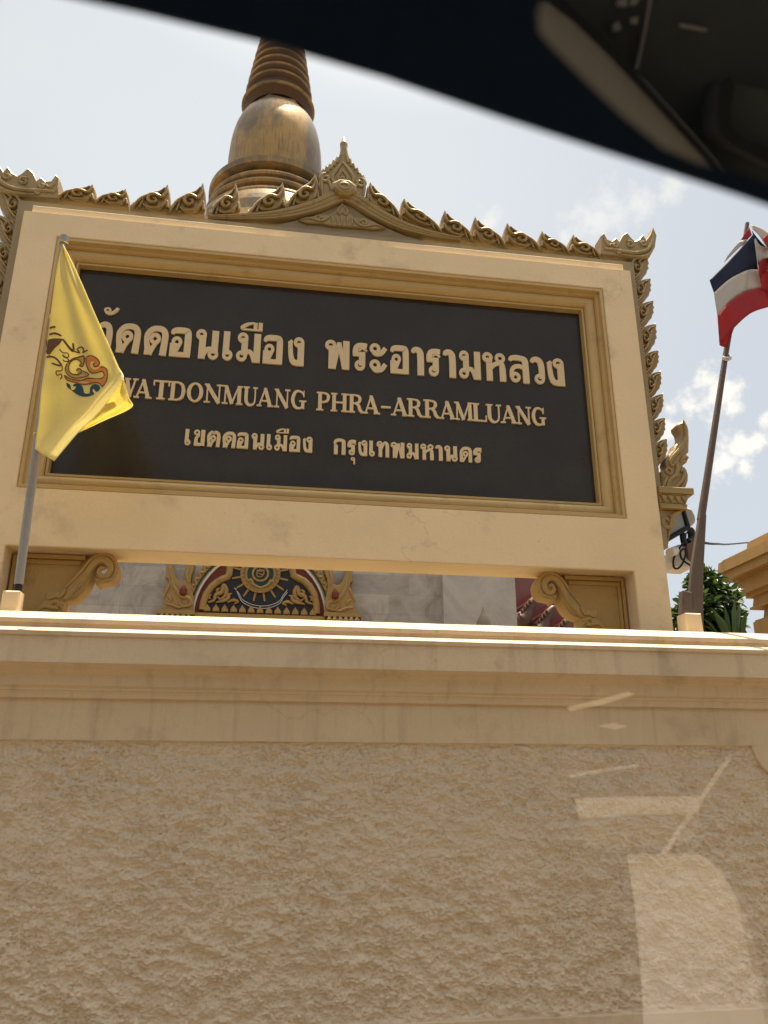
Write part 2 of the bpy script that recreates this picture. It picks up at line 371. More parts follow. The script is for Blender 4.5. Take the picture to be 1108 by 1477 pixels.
# stucco, a finely modelled sheet of trowelled ridges
bm = BM(); nx, nz = 1000, 340
xs = [-1.6 + (PXR+1.6)*i/nx for i in range(nx+1)]
zs = [Zp0 + (Zp1-Zp0)*j/nz for j in range(nz+1)]
rows = []
def plates(x, z, fx, fz, seed, k):               # trowelled plates: flat faces with crumbling lips
    p = Vector((x*fx + z*fx*.25, z*fz, seed)); n_ = 0.; a_ = 1.
    for o_ in range(5): n_ += a_*noise.noise(p); p = p*2.07 + Vector((3.1, 1.7, 5.3)); a_ *= .56
    t = n_*k + z*fz*.34; f_ = t - math.floor(t); lip = max(0., (f_-.80)/.20)
    return (math.floor(t) - z*fz*.34 + f_*.12 + .88*lip*lip*(3-2*lip))/k, n_
for j, z in enumerate(zs):
    row = []
    for i, x in enumerate(xs):
        m1 = .5+.5*noise.noise(Vector((x*3.1, z*3.1, 4))); m2 = .5+.5*noise.noise(Vector((x*8, z*9, 14)))
        h1, n1 = plates(x, z, 10.5, 14.5, 2., 2.7); h2, n2 = plates(x, z, 24., 30., 9., 2.2)
        h = h1*(.40+.9*m1)*.0185 + h2*(.25+1.0*m2)*.0105 + plates(x, z, 52., 62., 23., 2.0)[0]*(.2+.8*m1)*.0042
        h += noise.noise(Vector((x*70, z*90, 3)))*.0013 + noise.noise(Vector((x*140, z*170, 8)))*.0009 + noise.noise(Vector((x*5, z*5, 31)))*.002
        e = min(1, (min(i, nx-i)+.01)/5., (min(j, nz-j)+.01)/5.)
        row.append(bm.verts.new((x, 3.600 - h*e*.92, z)))
    rows.append(row)
for a, b in zip(rows, rows[1:]):
    for i in range(nx): bm.faces.new((a[i], a[i+1], b[i+1], b[i]))
obj('stucco_panel', bm, M['stucco'], wall, smooth=180)
bm = BM(); extrude_profile(bm, [(3.585, EYE+.1935), (3.585, EYE+.362), (3.68, EYE+.362), (3.68, EYE+.1935)], XA, XB)
obj('frieze', bm, M['cornice'], wall)
bm = BM(); box(bm, PXR, XB, 3.587, 3.68, Zp0, EYE+.1935); obj('end_pilaster', bm, M['cornice'], wall)
bm = BM(); prism(bm, [ax(px, py, 3.59) for px, py in ((1083, 1070), (1084, 1078), (1090, 1092), (1098, 1104), (1110, 1116), (1126, 1126), (1150, 1132), (1190, 1134), (1190, 1070))], 3.5865, 3.68, .004); obj('panel_corner', bm, M['cornice'], wall)
bm = BM(); box(bm, XA, XB, 3.575, 3.68, .14, Zp0); obj('plinth', bm, M['cornice'], wall)
# ledge, profile from the frieze up to the sun-struck top
z = lambda t, Y: EYE + t*Y
pr = [(3.63, EYE+.362), (3.566, EYE+.362), (3.563, z(.1055, 3.563)), (3.556, z(.1095, 3.556)), (3.549, z(.1105, 3.549)), (3.549, z(.113, 3.549)), (3.535, z(.116, 3.535)),
      (3.528, z(.128, 3.528)), (3.505, z(.133, 3.505)), (3.500, z(.136, 3.500)), (3.46, z(.1421, 3.46)), (3.45, z(.1426, 3.45)), (3.45, z(.1742, 3.45)), (3.441, z(.1752, 3.441)),
      (3.438, z(.1800, 3.438)), (3.442, z(.1806, 3.442)), (3.492, z(.1850, 3.492)), (3.492, z(.1893, 3.492)), (3.483, z(.1900, 3.483)), (3.483, z(.1950, 3.483)), (3.489, z(.1958, 3.489)), (3.575, z(.2026, 3.575)), (3.61, EYE+.7275),
      (3.61, EYE+.29)]
bm = BM(); nxx = 220
extrude_profile(bm, pr, XA, XB, nxx)
for vv in bm.verts:
    if abs(vv.co.x) < 6:
        k = noise.noise(Vector((vv.co.x*5, vv.co.y*30, vv.co.z*30))); vv.co.y += k*.0014; vv.co.z += noise.noise(Vector((vv.co.x*9+4, vv.co.y*30, vv.co.z*30)))*.0009
obj('ledge', bm, M['cornice'], wall)
ledge_top = EYE + .7235
bm = BM(); box(bm, XA, XB, 3.61, 4.5, EYE+.29, EYE+.7275); obj('ledge_top', bm, M['dark_top'], wall)
def socket(px0, px1, py, X=None):
    a, b = at(px0, 862, 3.64).x, at(px1, 862, 3.64).x
    bm = BM(); c, h = (a+b)/2, (b-a)/2*1.0
    prism(bm, [(c-h*1.02, ledge_top-.03), (c+h*1.02, ledge_top-.03), (c+h*.94, at((px0+px1)/2, py, 3.62).z), (c-h*.94, at((px0+px1)/2, py, 3.62).z)], 3.60, 3.60+2*h, .006)
    return obj('pole_socket', bm, M['cream'], wall), c
_, SXL = socket(6, 32, 853); _, SXR = socket(979.5, 1003, 885)

# ------------------------------------------------------------------ the sign
FX0, FX1, FZ1 = -1.465, 2.212, EYE+3.129       # cream frame
CX = (FX0+FX1)/2
OX0, OX1, OZ0, OZ1 = -1.2652, 2.0108, EYE+1.4456, EYE+2.9752    # picture opening
BZ, RX0, RX1 = EYE+1.138, -1.271, 2.019         # beam underside, opening below
sign = thing('temple_sign', 'big temple name sign with gold flame crest, dark panel and three lines of lettering', 'sign', (CX, 4.1, ledge_top))
def frame_ring(bm, outer, inner, y0, y1, y_in=None, inner_back=None):
    """flat rectangular ring; its hole may splay to a smaller back rectangle"""
    (a0, c0, a1, c1), (b0, d0, b1, d1) = outer, inner
    R = lambda x0, z0, x1, z1, y: [bm.verts.new(p) for p in ((x0, y, z0), (x1, y, z0), (x1, y, z1), (x0, y, z1))]
    of, inf, ob = R(a0, c0, a1, c1, y0), R(b0, d0, b1, d1, y0), R(a0, c0, a1, c1, y1)
    ib = R(*(inner_back or inner), y1)
    for i in range(4):
        j = (i+1) % 4
        bm.faces.new((of[i], of[j], inf[j], inf[i])); bm.faces.new((of[j], of[i], ob[i], ob[j])); bm.faces.new((inf[i], inf[j], ib[j], ib[i])); bm.faces.new((ob[j], ob[i], ib[i], ib[j]))
# cream body: front slab ring with the posts going down
bm = BM()
gx = [FX0, RX0, OX0, OX1, RX1, FX1]; gz = [ledge_top-.1, BZ, OZ0, OZ1, FZ1]
hole = lambda i, k: (k == 0 and 1 <= i <= 3) or (k == 2 and i == 2)
gv = [[[bm.verts.new((x, y, z_)) for z_ in gz] for x in gx] for y in (4.0, 4.24)]
for i in range(5):
    for k in range(4):
        if hole(i, k): continue
        bm.faces.new((gv[0][i][k], gv[0][i+1][k], gv[0][i+1][k+1], gv[0][i][k+1])); bm.faces.new((gv[1][i][k+1], gv[1][i+1][k+1], gv[1][i+1][k], gv[1][i][k]))
        for (di, dk), (p, q) in {(-1, 0): ((0, 0), (0, 1)), (1, 0): ((1, 0), (1, 1)), (0, -1): ((0, 0), (1, 0)), (0, 1): ((0, 1), (1, 1))}.items():
            ii, kk = i+di, k+dk
            if not (0 <= ii < 5 and 0 <= kk < 4) or hole(ii, kk):
                A_, B_ = gv[0][i+p[0]][k+p[1]], gv[0][i+q[0]][k+q[1]]; A2, B2 = gv[1][i+p[0]][k+p[1]], gv[1][i+q[0]][k+q[1]]
                bm.faces.new((A_, B_, B2, A2))
for v_ in [v_ for v_ in bm.verts if not v_.link_faces]: bm.verts.remove(v_)
bmesh.ops.recalc_face_normals(bm, faces=bm.faces)
bmesh.ops.bevel(bm, geom=[e for e in bm.edges if len(e.link_faces) == 2 and e.calc_face_angle(0) > .5], offset=.004, segments=2, affect='EDGES')
obj('frame', bm, M['cream'], sign)
bm = BM(); prism(bm, [(FX0+.035, FZ1-.02), (FX1-.035, FZ1-.02), (FX1-.035, FZ1+.058), (FX0+.035, FZ1+.058)], 4.022, 4.2, .004); obj('top_strip', bm, M['cream'], sign)
bm = BM()
box(bm, FX0-.055, FX1+.055, 4.05, 4.21, FZ1+.04, FZ1+.105); box(bm, FX0-.055, FX0+.02, 4.05, 4.21, EYE+1.30, FZ1+.04); box(bm, FX1-.02, FX1+.055, 4.05, 4.21, EYE+1.30, FZ1+.04)
obj('backing_strip', bm, M['olive'], sign)
# golden moulding around the panel: stepped profile swept round the opening
PX0, PX1, PZ0, PZ1 = -1.1446, 1.8881, EYE+1.5594, EYE+2.8498
prf = [(0, 4.012), (.004, 4.004), (.022, 4.003), (.026, 4.03), (.040, 4.034), (.046, 4.055)]     # (inset, depth)
for i in range(9):
    a = math.pi*i/8; prf.append((.046+.0285*(1-math.cos(a)), 4.055+.01*i/8 - .020*math.sin(a)*1.0 + .018*i/8))
prf += [(.105, 4.088), (.107, 4.078), (.120, 4.076), (.122, 4.118)]
bm = BM(); rings = []
for d, y in prf:
    k0 = d/.122
    x0, x1 = OX0 + (PX0-OX0)*k0, OX1 + (PX1-OX1)*k0; z0, z1 = OZ0 + (PZ0-OZ0)*k0, OZ1 + (PZ1-OZ1)*k0
    rings.append([bm.verts.new(p) for p in ((x0, y, z0), (x1, y, z0), (x1, y, z1), (x0, y, z1))])
for a, b in zip(rings, rings[1:]):
    for i in range(4): j = (i+1) % 4; bm.faces.new((a[i], a[j], b[j], b[i]))
bmesh.ops.recalc_face_normals(bm, faces=bm.faces)
mo = obj('panel_moulding', bm, M['molding'], sign, smooth=30)
bm = BM(); box(bm, PX0-.01, PX1+.01, 4.12, 4.15, PZ0-.01, PZ1+.01)
panel = obj('name_panel', bm, M['granite'], sign)
bm = BM(); box(bm, OX0-.05, OX1+.05, 4.16, 4.235, OZ0-.05, OZ1+.05); obj('back_board', bm, M['cream'], sign)

# ---- lettering: every letter built from strokes in a box one unit high
def G(*a): return a
Sx = lambda pts, w, sm=True: ('s', pts, w, sm)
Lp = lambda x, y, ro=.185, ri=.068: ('l', (x, y), ro, ri)
TH = {
 'do': (.84, [Sx([(.17,0),(.165,.2),(.11,.45),(.12,.68),(.27,.86),(.46,.905),(.64,.87),(.735,.72),(.73,.4),(.70,0)], [.24,.22,.18,.19,.19,.19,.2,.22,.23,.24]), Sx([(.22,.02),(.34,.25),(.50,.50)], [.2,.15,.12]), Lp(.395,.55,.20,.066)]),
 'to': (.84, [Sx([(.17,0),(.165,.2),(.11,.45),(.12,.68),(.22,.84),(.33,.92),(.43,.82),(.52,.92),(.66,.86),(.735,.7),(.73,.4),(.70,0)], [.24,.22,.18,.19,.18,.15,.14,.16,.2,.22,.23,.24]), Sx([(.22,.02),(.34,.25),(.50,.46)], [.2,.15,.12]), Lp(.395,.52,.195,.066)]),
 'kho': (.84, [Sx([(.14,0),(.13,.3),(.11,.5),(.14,.7),(.27,.86),(.46,.905),(.64,.87),(.735,.72),(.73,.4),(.72,0)], [.24,.22,.19,.19,.19,.19,.2,.22,.23,.24]), Sx([(.20,.05),(.33,.22),(.48,.42)], [.2,.14,.10]), Lp(.41,.53,.19,.066)]),
 'o': (.74, [Sx([(.06,.76),(.10,.86),(.22,.9),(.5,.9),(.60,.84),(.615,.6),(.61,.0)], [.13,.17,.2,.2,.23,.24,.24]), Sx([(0,.08),(.66,.08)], .16, False), Sx([(.12,.02),(.12,.45)], .24, False), Sx([(.20,.16),(.27,.26),(.34,.42)], [.12,.10,.10]), Lp(.235,.50,.185,.066)]),
 'no': (.80, [Lp(.18,.82), Sx([(.235,0),(.235,.80)], .235, False), Sx([(.665,.98),(.665,.2)], .23, False), Sx([(.26,.08),(.38,.29),(.5,.345),(.62,.30)], [.16,.16,.15,.14]), Lp(.62,.18)]),
 'e': (.36, [Sx([(.13,1),(.12,.2)], .225, False), Lp(.185,.185)]),
 'mo': (.84, [Lp(.21,.82), Lp(.19,.19), Sx([(.28,.22),(.28,.82)], .22, False), Sx([(.715,1),(.715,0)], .235, False), Sx([(.28,.28),(.44,.36),(.55,.26),(.66,.03)], [.14,.15,.16,.2])]),
 'ngo': (.58, [Lp(.39,.815), Sx([(.465,.0),(.465,.80)], .225, False), Sx([(.5,.10),(.33,.10),(.20,.14),(.13,.32),(.10,.58),(.09,.83)], [.2,.2,.19,.17,.16,.15]), Sx([(.03,.76),(.16,.86)], .11, False)]),
 'pho': (.80, [Lp(.175,.82), Sx([(.225,0),(.225,.8)], .225, False), Sx([(.28,.0),(.455,.93)], .14, False), Sx([(.455,.93),(.63,.02)], .14, False), Sx([(.69,0),(.69,1)], .215, False)]),
 'ro': (.50, [Lp(.26,.19), Sx([(.335,.18),(.335,.60)], .22, False), Sx([(.02,.58),(.44,.58)], .16, False), Sx([(.105,.52),(.105,.72),(.17,.85),(.32,.89),(.50,.87)], [.2,.2,.19,.18,.19]), Sx([(.22,.70),(.34,.78),(.5,.70)], [.06,.06,.07])]),
 'a': (.58, [Lp(.18,.82), Sx([(.10,.70),(.22,.63),(.40,.68),(.535,.86)], [.12,.15,.17,.15]), Lp(.18,.245), Sx([(.10,.125),(.22,.055),(.40,.105),(.535,.285)], [.12,.15,.17,.15])]),
 'aa': (.44, [Sx([(.055,.78),(.09,.87),(.19,.90),(.29,.84),(.325,.66),(.325,0)], [.12,.17,.2,.22,.23,.23])]),
 'ho': (.80, [Lp(.165,.83), Sx([(.22,0),(.22,.82)], .215, False), Lp(.61,.83), Sx([(.24,.42),(.42,.60),(.60,.66)], [.14,.15,.16]), Sx([(.56,.68),(.665,.60),(.685,.4),(.69,0)], [.1,.18,.22,.22])]),
 'lo': (.72, [Lp(.22,.20,.185,.066), Sx([(.10,.20),(.105,.42),(.20,.56),(.38,.60),(.56,.54)], [.16,.15,.15,.15,.14]), Sx([(.05,.78),(.10,.87),(.25,.905),(.44,.89),(.585,.82),(.605,.55),(.61,0)], [.12,.17,.19,.19,.22,.23,.23])]),
 'wo': (.52, [Sx([(.055,.78),(.11,.87),(.24,.90),(.36,.83),(.41,.62),(.41,.2)], [.12,.17,.2,.21,.22,.21]), Lp(.32,.195)]),
 'khai': (.66, [Lp(.19,.82,.18,.066), Sx([(.30,.76),(.30,.62),(.18,.50),(.16,.3),(.16,0)], [.1,.12,.17,.2,.22]), Sx([(.05,.09),(.60,.09)], .18, False), Sx([(.54,1),(.54,0)], .23, False)]),
 'ko': (.70, [Sx([(.13,0),(.13,.5),(.10,.62)], [.23,.23,.2], False), Sx([(.02,.60),(.13,.56),(.2,.52)], .12, False), Sx([(.06,.66),(.10,.82),(.24,.905),(.44,.905),(.57,.83),(.585,.6),(.585,0)], [.16,.18,.19,.19,.22,.23,.23])]),
 'tho': (.76, [Lp(.175,.82), Sx([(.225,0),(.225,.82)], .225, False), Sx([(.25,.40),(.40,.78),(.50,.92),(.59,.88),(.645,.7),(.65,0)], [.12,.13,.15,.19,.22,.225])]),
 'am': (1., [Lp(.16,.62,.16,.06), Sx([(.07,.52),(.20,.43),(.36,.46),(.52,.62),(.60,.78)], [.1,.14,.16,.16,.15])]),
 'uee': (1., [Sx([(.03,.12),(.10,.42),(.34,.76),(.62,.88)], [.16,.26,.26,.22]), Sx([(.0,.10),(.98,.10)], .2, False), Sx([(.66,.95),(.66,.1)], .18, False), Sx([(.90,1.0),(.90,.02)], .2, False)]),
 'u': (.5, [Lp(.22,.72,.22,.08), Sx([(.36,.7),(.36,0)], .17, False)]),
}
def serif(x, y, w=.30, t=.075): return Sx([(x-w/2, y), (x+w/2, y)], t, False)
b_, t_ = .04, .96
LT = {
 'W': (1.12, [Sx([(.14,t_),(.34,0.02)], .19, False), Sx([(.34,.02),(.56,t_)], .09, False), Sx([(.52,t_),(.74,.02)], .19, False), Sx([(.74,.02),(.96,t_)], .09, False), serif(.15,t_,.34), serif(.56,t_,.3), serif(.97,t_,.28)]),
 'A': (.94, [Sx([(.14,b_),(.44,t_)], .09, False), Sx([(.43,t_),(.74,b_)], .20, False), Sx([(.24,.30),(.64,.30)], .08, False), serif(.13,b_,.28), serif(.76,b_,.34), Sx([(.36,.975),(.5,.975)], .05, False)]),
 'T': (.84, [Sx([(.42,0),(.42,1)], .21, False), Sx([(.03,t_),(.81,t_)], .085, False), Sx([(.05,1.),(.05,.72)], .075, False), Sx([(.79,1.),(.79,.72)], .075, False), serif(.42,b_,.42)]),
 'D': (.90, [Sx([(.20,0),(.20,1)], .21, False), serif(.17,t_,.34), serif(.17,b_,.34), Sx([(.2,t_),(.48,t_-.01),(.70,.82),(.775,.5),(.70,.18),(.48,b_+.01),(.2,b_)], [.08,.09,.16,.21,.16,.09,.08])]),
 'O': (.90, [('e', (.45,.5), .43, .52, .225, .425)]),
 'N': (.98, [Sx([(.17,b_),(.17,t_)], .085, False), Sx([(.14,t_),(.80,.0)], .20, False), Sx([(.80,0),(.80,t_)], .085, False), serif(.14,t_,.26), serif(.17,b_,.32), serif(.80,t_,.32)]),
 'M': (1.16, [Sx([(.17,b_),(.19,t_)], .09, False), Sx([(.2,t_),(.56,.02)], .19, False), Sx([(.55,.02),(.90,t_)], .09, False), Sx([(.96,0),(.94,1)], .21, False), serif(.16,t_,.28), serif(.17,b_,.32), serif(.99,t_,.28), serif(.97,b_,.36)]),
 'U': (.92, [Sx([(.20,t_),(.20,.32),(.30,.09),(.48,.02),(.66,.10),(.74,.32),(.74,t_)], [.21,.21,.17,.11,.10,.09,.09]), serif(.20,t_,.38), serif(.74,t_,.30)]),
 'G': (.94, [Sx([(.78,.70),(.74,.85),(.50,.965),(.26,.86),(.14,.5),(.26,.14),(.50,.035),(.74,.12)], [.07,.09,.10,.17,.21,.17,.10,.10]), Sx([(.79,1.),(.79,.66)], .06, False), Sx([(.74,.02),(.74,.42)], .19, False), serif(.74,.42,.42)]),
 'P': (.82, [Sx([(.20,0),(.20,1)], .21, False), serif(.17,t_,.34), serif(.20,b_,.42), Sx([(.2,t_),(.46,t_-.01),(.64,.86),(.68,.72),(.62,.56),(.44,.47),(.2,.46)], [.08,.09,.15,.19,.15,.09,.08])]),
 'H': (1.04, [Sx([(.20,0),(.20,1)], .21, False), Sx([(.82,0),(.82,1)], .21, False), Sx([(.2,.5),(.82,.5)], .085, False), serif(.20,t_,.38), serif(.20,b_,.38), serif(.82,t_,.38), serif(.82,b_,.38)]),
 'R': (.96, [Sx([(.20,0),(.20,1)], .21, False), serif(.17,t_,.34), serif(.20,b_,.40), Sx([(.2,t_),(.46,t_-.01),(.64,.87),(.675,.74),(.62,.60),(.44,.52),(.2,.51)], [.08,.09,.15,.19,.15,.09,.08]), Sx([(.44,.52),(.60,.40),(.68,.18),(.80,.045)], [.1,.17,.19,.14]), Sx([(.74,b_),(.94,b_)], .08, False)]),
 'L': (.82, [Sx([(.20,0),(.20,1)], .21, False), serif(.20,t_,.40), Sx([(.03,b_),(.78,b_)], .085, False), Sx([(.755,.0),(.765,.34)], .075, False)]),
 '-': (.56, [Sx([(.02,.42),(.54,.42)], .10, False)]),
}
YP = 4.12
def letter(bm, glyph, x0, x1, zb, h, k0=0):
    w, parts = glyph; sx = (x1-x0)/w
    mp = lambda gx, gy: (x0+gx*sx, zb+gy*h)
    for k, p in enumerate(parts):
        y0 = YP - .011 - .00025*((k+k0) % 9); y1 = YP + .005
        if p[0] == 's': strip(bm, p[1], p[2], y0, y1, p[3], mp)
        elif p[0] == 'l': annulus(bm, p[1], p[2], p[3], y0, y1, mp)
        elif p[0] == 'e':
            c, rx, rz, ix, iz = p[1:]; n = 32; R = []
            for q, (a, b) in enumerate(((rx, rz), (ix, iz), (ix, iz), (rx, rz))):
                R.append([bm.verts.new((lambda s: (s[0], y0 if q < 2 else y1, s[1]))(mp(c[0]+a*math.cos(2*math.pi*i/n), c[1]+b*math.sin(2*math.pi*i/n)))) for i in range(n)])
            for a, b in ((0, 1), (1, 2), (3, 0)):
                for i in range(n): j = (i+1) % n; bm.faces.new((R[a][i], R[a][j], R[b][j], R[b][i]))
def line(spec, dic, slope, xm, ym, zb, h, label, gap=None):
    if gap: line(spec[:gap], dic, slope, xm, ym, zb, h, 'first word of the '+label); spec = spec[gap:]; label = 'last word of the '+label
    bm = BM()
    for i, (g, p0, p1, *ov) in enumerate(spec):
        my = ym + ((p0+p1)/2-xm)*slope
        x0, x1 = at(p0, my, YP).x, at(p1, my, YP).x
        if ov: letter(bm, dic[g], x0, x1, zb+ov[0]*h, ov[1]*h, i)
        else: letter(bm, dic[g], x0, x1, zb, h, i)
    bmesh.ops.recalc_face_normals(bm, faces=bm.faces)
    o = obj('lettering', bm, M['letter'], panel, label=label); return o
zb1 = sum(at(x, y, YP).z for x, y in ((185, 509.6), (229, 512.8), (261, 516), (394, 526.5), (575, 541.8), (801, 556.6)))/6
zt1 = sum(at(x, y, YP).z for x, y in ((185, 468), (225, 471), (262, 474.5), (394, 485), (576, 500), (803, 517)))/6
line([('wo', 141, 162.5), ('am', 145.5, 179.5, 1.03, .60), ('do', 167.4, 202.8), ('do', 207.6, 242.5), ('o', 245.8, 276.5), ('no', 282.3, 316), ('e', 321.4, 336), ('mo', 341.2, 376.3), ('uee', 346.7, 377.4, 1.10, .30), ('o', 379.7, 408.2), ('ngo', 414.7, 438.8),
      ('pho', 469, 504), ('ro', 508.4, 529), ('a', 533, 557.6), ('o', 562.7, 589.5), ('aa', 592.9, 611), ('ro', 614.8, 634.5), ('aa', 638.8, 656.8), ('mo', 661.2, 692.8), ('ho', 696.4, 728.7), ('lo', 733.5, 762), ('wo', 764.5, 784.8), ('ngo', 788.3, 813)],
     TH, .0779, 185, 488.7, zb1, zt1-zb1, 'largest line of gold Thai letters', 11)
zb2 = sum(at(x, y, YP).z for x, y in ((208, 576), (250, 579), (400, 588.5), (463, 593.3), (640, 605), (770, 613)))/6
zt2 = sum(at(x, y, YP).z for x, y in ((208, 548.8), (320, 555), (463, 566.5), (640, 580), (765, 588)))/5
LW = [('W', 168, 199.3), ('A', 194.5, 220.5), ('T', 220.5, 245.2), ('D', 244, 268.3), ('O', 269.2, 294), ('N', 294.5, 321.5), ('M', 320.5, 350.8), ('U', 350.5, 372.3), ('A', 371, 395.3), ('N', 395.5, 418.8), ('G', 418.8, 441.8),
      ('P', 456.5, 477), ('H', 476.8, 502.3), ('R', 502, 526), ('A', 523.5, 548.2), ('-', 548.8, 563.8), ('A', 563.8, 589), ('R', 586.8, 610.8), ('R', 610.5, 635), ('A', 633, 657.5), ('M', 654.5, 682.3), ('L', 680.3, 702), ('U', 700.5, 723.3), ('A', 721.3, 745.6), ('N', 743.5, 766), ('G', 765.5, 786.5)]
line(LW, LT, .066, 208, 562.5, zb2, zt2-zb2, 'middle line of gold Latin serif capitals', 11)
s5 = lambda a: 255+a/5.276
s6 = lambda a: 470+a/4.617
zb3 = sum(at(x, y, YP).z for x, y in ((287.2, 644.1), (330, 647), (446.4, 654), (490.6, 656), (671.4, 667.2)))/5
zt3 = sum(at(x, y, YP).z for x, y in ((293, 620.8), (345, 625), (488, 633.6), (671, 645.6)))/4
line([('e', s5(63), s5(108)), ('khai', s5(128), s5(216)), ('to', s5(230), s5(332)), ('do', s5(348), s5(450)), ('o', s5(460), s5(547)), ('no', s5(568), s5(668)), ('e', s5(683), s5(726)), ('mo', s5(743), s5(840)), ('uee', s5(757), s5(850), 1.12, .30), ('o', s5(857), s5(940)), ('ngo', s5(958), s5(1032)),
      ('ko', s6(52), s6(131)), ('ro', s6(143), s6(199)), ('u', s6(166), s6(198), -.56, .46), ('ngo', s6(213), s6(275)), ('e', s6(287), s6(324)), ('tho', s6(338), s6(420)), ('pho', s6(432), s6(522)), ('mo', s6(535), s6(616)), ('ho', s6(630), s6(716)), ('aa', s6(728), s6(776)), ('no', s6(788), s6(874)), ('kho', s6(888), s6(970)), ('ro', s6(980), s6(1034))],
     TH, .0627, 290, 632.5, zb3, zt3-zb3, 'lowest and smallest line of gold Thai letters', 11)

# ---- carved crest
LEAF = [(0, 0), (-.05, .28), (-.05, .62), (.02, 1.0), (.09, .87), (.19, .74), (.30, .66), (.37, .71), (.43, .62), (.53, .55), (.61, .58), (.65, .48), (.76, .41), (.83, .43), (.88, .30), (.97, .27), (1.03, .15), (1.04, 0)]
YO = 4.085
SIDE = [(0, 0), (-.04, .3), (-.10, .62), (-.12, 1.0), (-.02, 1.0), (.10, .96), (.22, 1.0), (.32, .93), (.46, .95), (.54, .86), (.68, .80), (.78, .64), (.88, .56), (.96, .38), (1.06, .25), (1.06, 0)]
def flame(B0, B1, tip, parent=sign, shape=LEAF):
    """one carved flame: base from B0 (tip side) to B1 (tail side), pointing to tip; all (x, z)"""
    B0, B1, tip = Vector(B0), Vector(B1), Vector(tip)
    if shape is LEAF: tip = B0 + (tip-B0)*random.uniform(1.04, 1.16) + Vector((random.uniform(-.008, .008), 0))
    U = B1-B0; Vv = tip-B0-U*.02
    mp = lambda u, v: tuple(B0 + U*u + Vv*v)
    s = (U.length*Vv.length)**.5
    bm = BM(); prism(bm, [mp(*p) for p in shape], YO+.006, YO+.075, s*.03)
    f = YO - .002
    sp = [mp(*q) for q in spiral(.40, .34, .20, .03, 2.6, 1.25, 18, -1)]
    relief(bm, [mp(.02, .86), mp(.05, .66), mp(.12, .50), mp(.19, .44)] + sp[1:], f, [s*.018, s*.052, s*.062, s*.06, s*.055, s*.05, s*.04, s*.03], flat=1.9)
    relief(bm, [mp(.02, .08), mp(.03, .30), mp(.10, .18), mp(.25, .06), mp(.45, .04), mp(.62, .10), mp(.70, .22)], f, [s*.05, s*.05, s*.055, s*.055, s*.05, s*.035, s*.02], flat=1.9)
    relief(bm, [mp(.10, .80), mp(.22, .64), mp(.38, .56), mp(.56, .46), mp(.74, .34), mp(.90, .12), mp(.94, .03)], f, [s*.015, s*.035, s*.045, s*.05, s*.05, s*.045, s*.03], flat=1.9)
    relief(bm, [mp(.66, .38), mp(.72, .2), mp(.78, .05)], f, [s*.02, s*.04, s*.03], flat=1.9)
    bmesh.ops.recalc_face_normals(bm, faces=bm.faces)
    return obj('flame_ornament', bm, M['ornament'], parent, smooth=35)
PO = lambda px, py: ax(px, py, YO)
mx = lambda q: (2*CX-q[0], q[1])
c3 = lambda x, y: PO(x/3.4625, 220+y/3.4625)
c4 = lambda x, y: PO(300+x/3.078, 180+y/3.078)
c5 = lambda x, y: PO(640+x/3.4625, 280+y/3.4625)
tops = [((529, 293), (580, 319), (535.5, 262)), ((581, 312), (640, 339), (584.5, 287)), ((637, 334), (684, 349), (642.3, 304)), ((683, 345), (731, 358), (685.8, 312)), ((731, 352), (781, 362), (732.6, 321)), ((781, 357), (823, 367), (783.8, 333)), ((822, 364), (868, 374), (826.3, 338.3))]
for a, b, t in tops: flame(PO(*a), PO(*b), PO(*t))
tops_l = [((460.5, 291), (412, 303), (456, 250.5)), ((410.5, 302), (358, 311), (406.6, 265)), ((346, 307), (302, 314), (341, 266.5)), ((294.6, 307), (243, 307), (294.6, 267.5)), ((242.6, 304), (189, 301), (242.6, 268.5)), ((184.5, 297), (136, 293), (182.5, 271.5)), ((135.7, 291), (81, 287), (132.5, 265))]
for a, b, t in tops_l: flame(PO(*a), PO(*b), PO(*t))
# side flames on both flanks
side = [((932, 408.5), (926, 376), (936.5, 372)), ((933, 441), (927, 409), (940, 404)), ((936.5, 474), (930, 442), (944, 436)), ((940, 512), (934, 475), (948, 470)), ((943.5, 543), (938, 512), (951.3, 507.5)), ((947, 575), (942, 543), (955, 538)), ((949.5, 608), (945, 576), (958, 570.5)), ((952, 639), (948, 608), (960.8, 605)), ((955, 672), (951, 640), (963.7, 635.5))]
ex = FX1 + .05
for (_, y1), (_, y0), (tx, ty) in side:
    zt, zlo = at(926, y0, YO).z, at(940, y1, YO).z; t = PO(tx, ty)
    for m_ in (lambda q: q, mx): flame(m_((ex, zt)), m_((ex, zlo)), m_((t[0], t[1])), shape=SIDE)
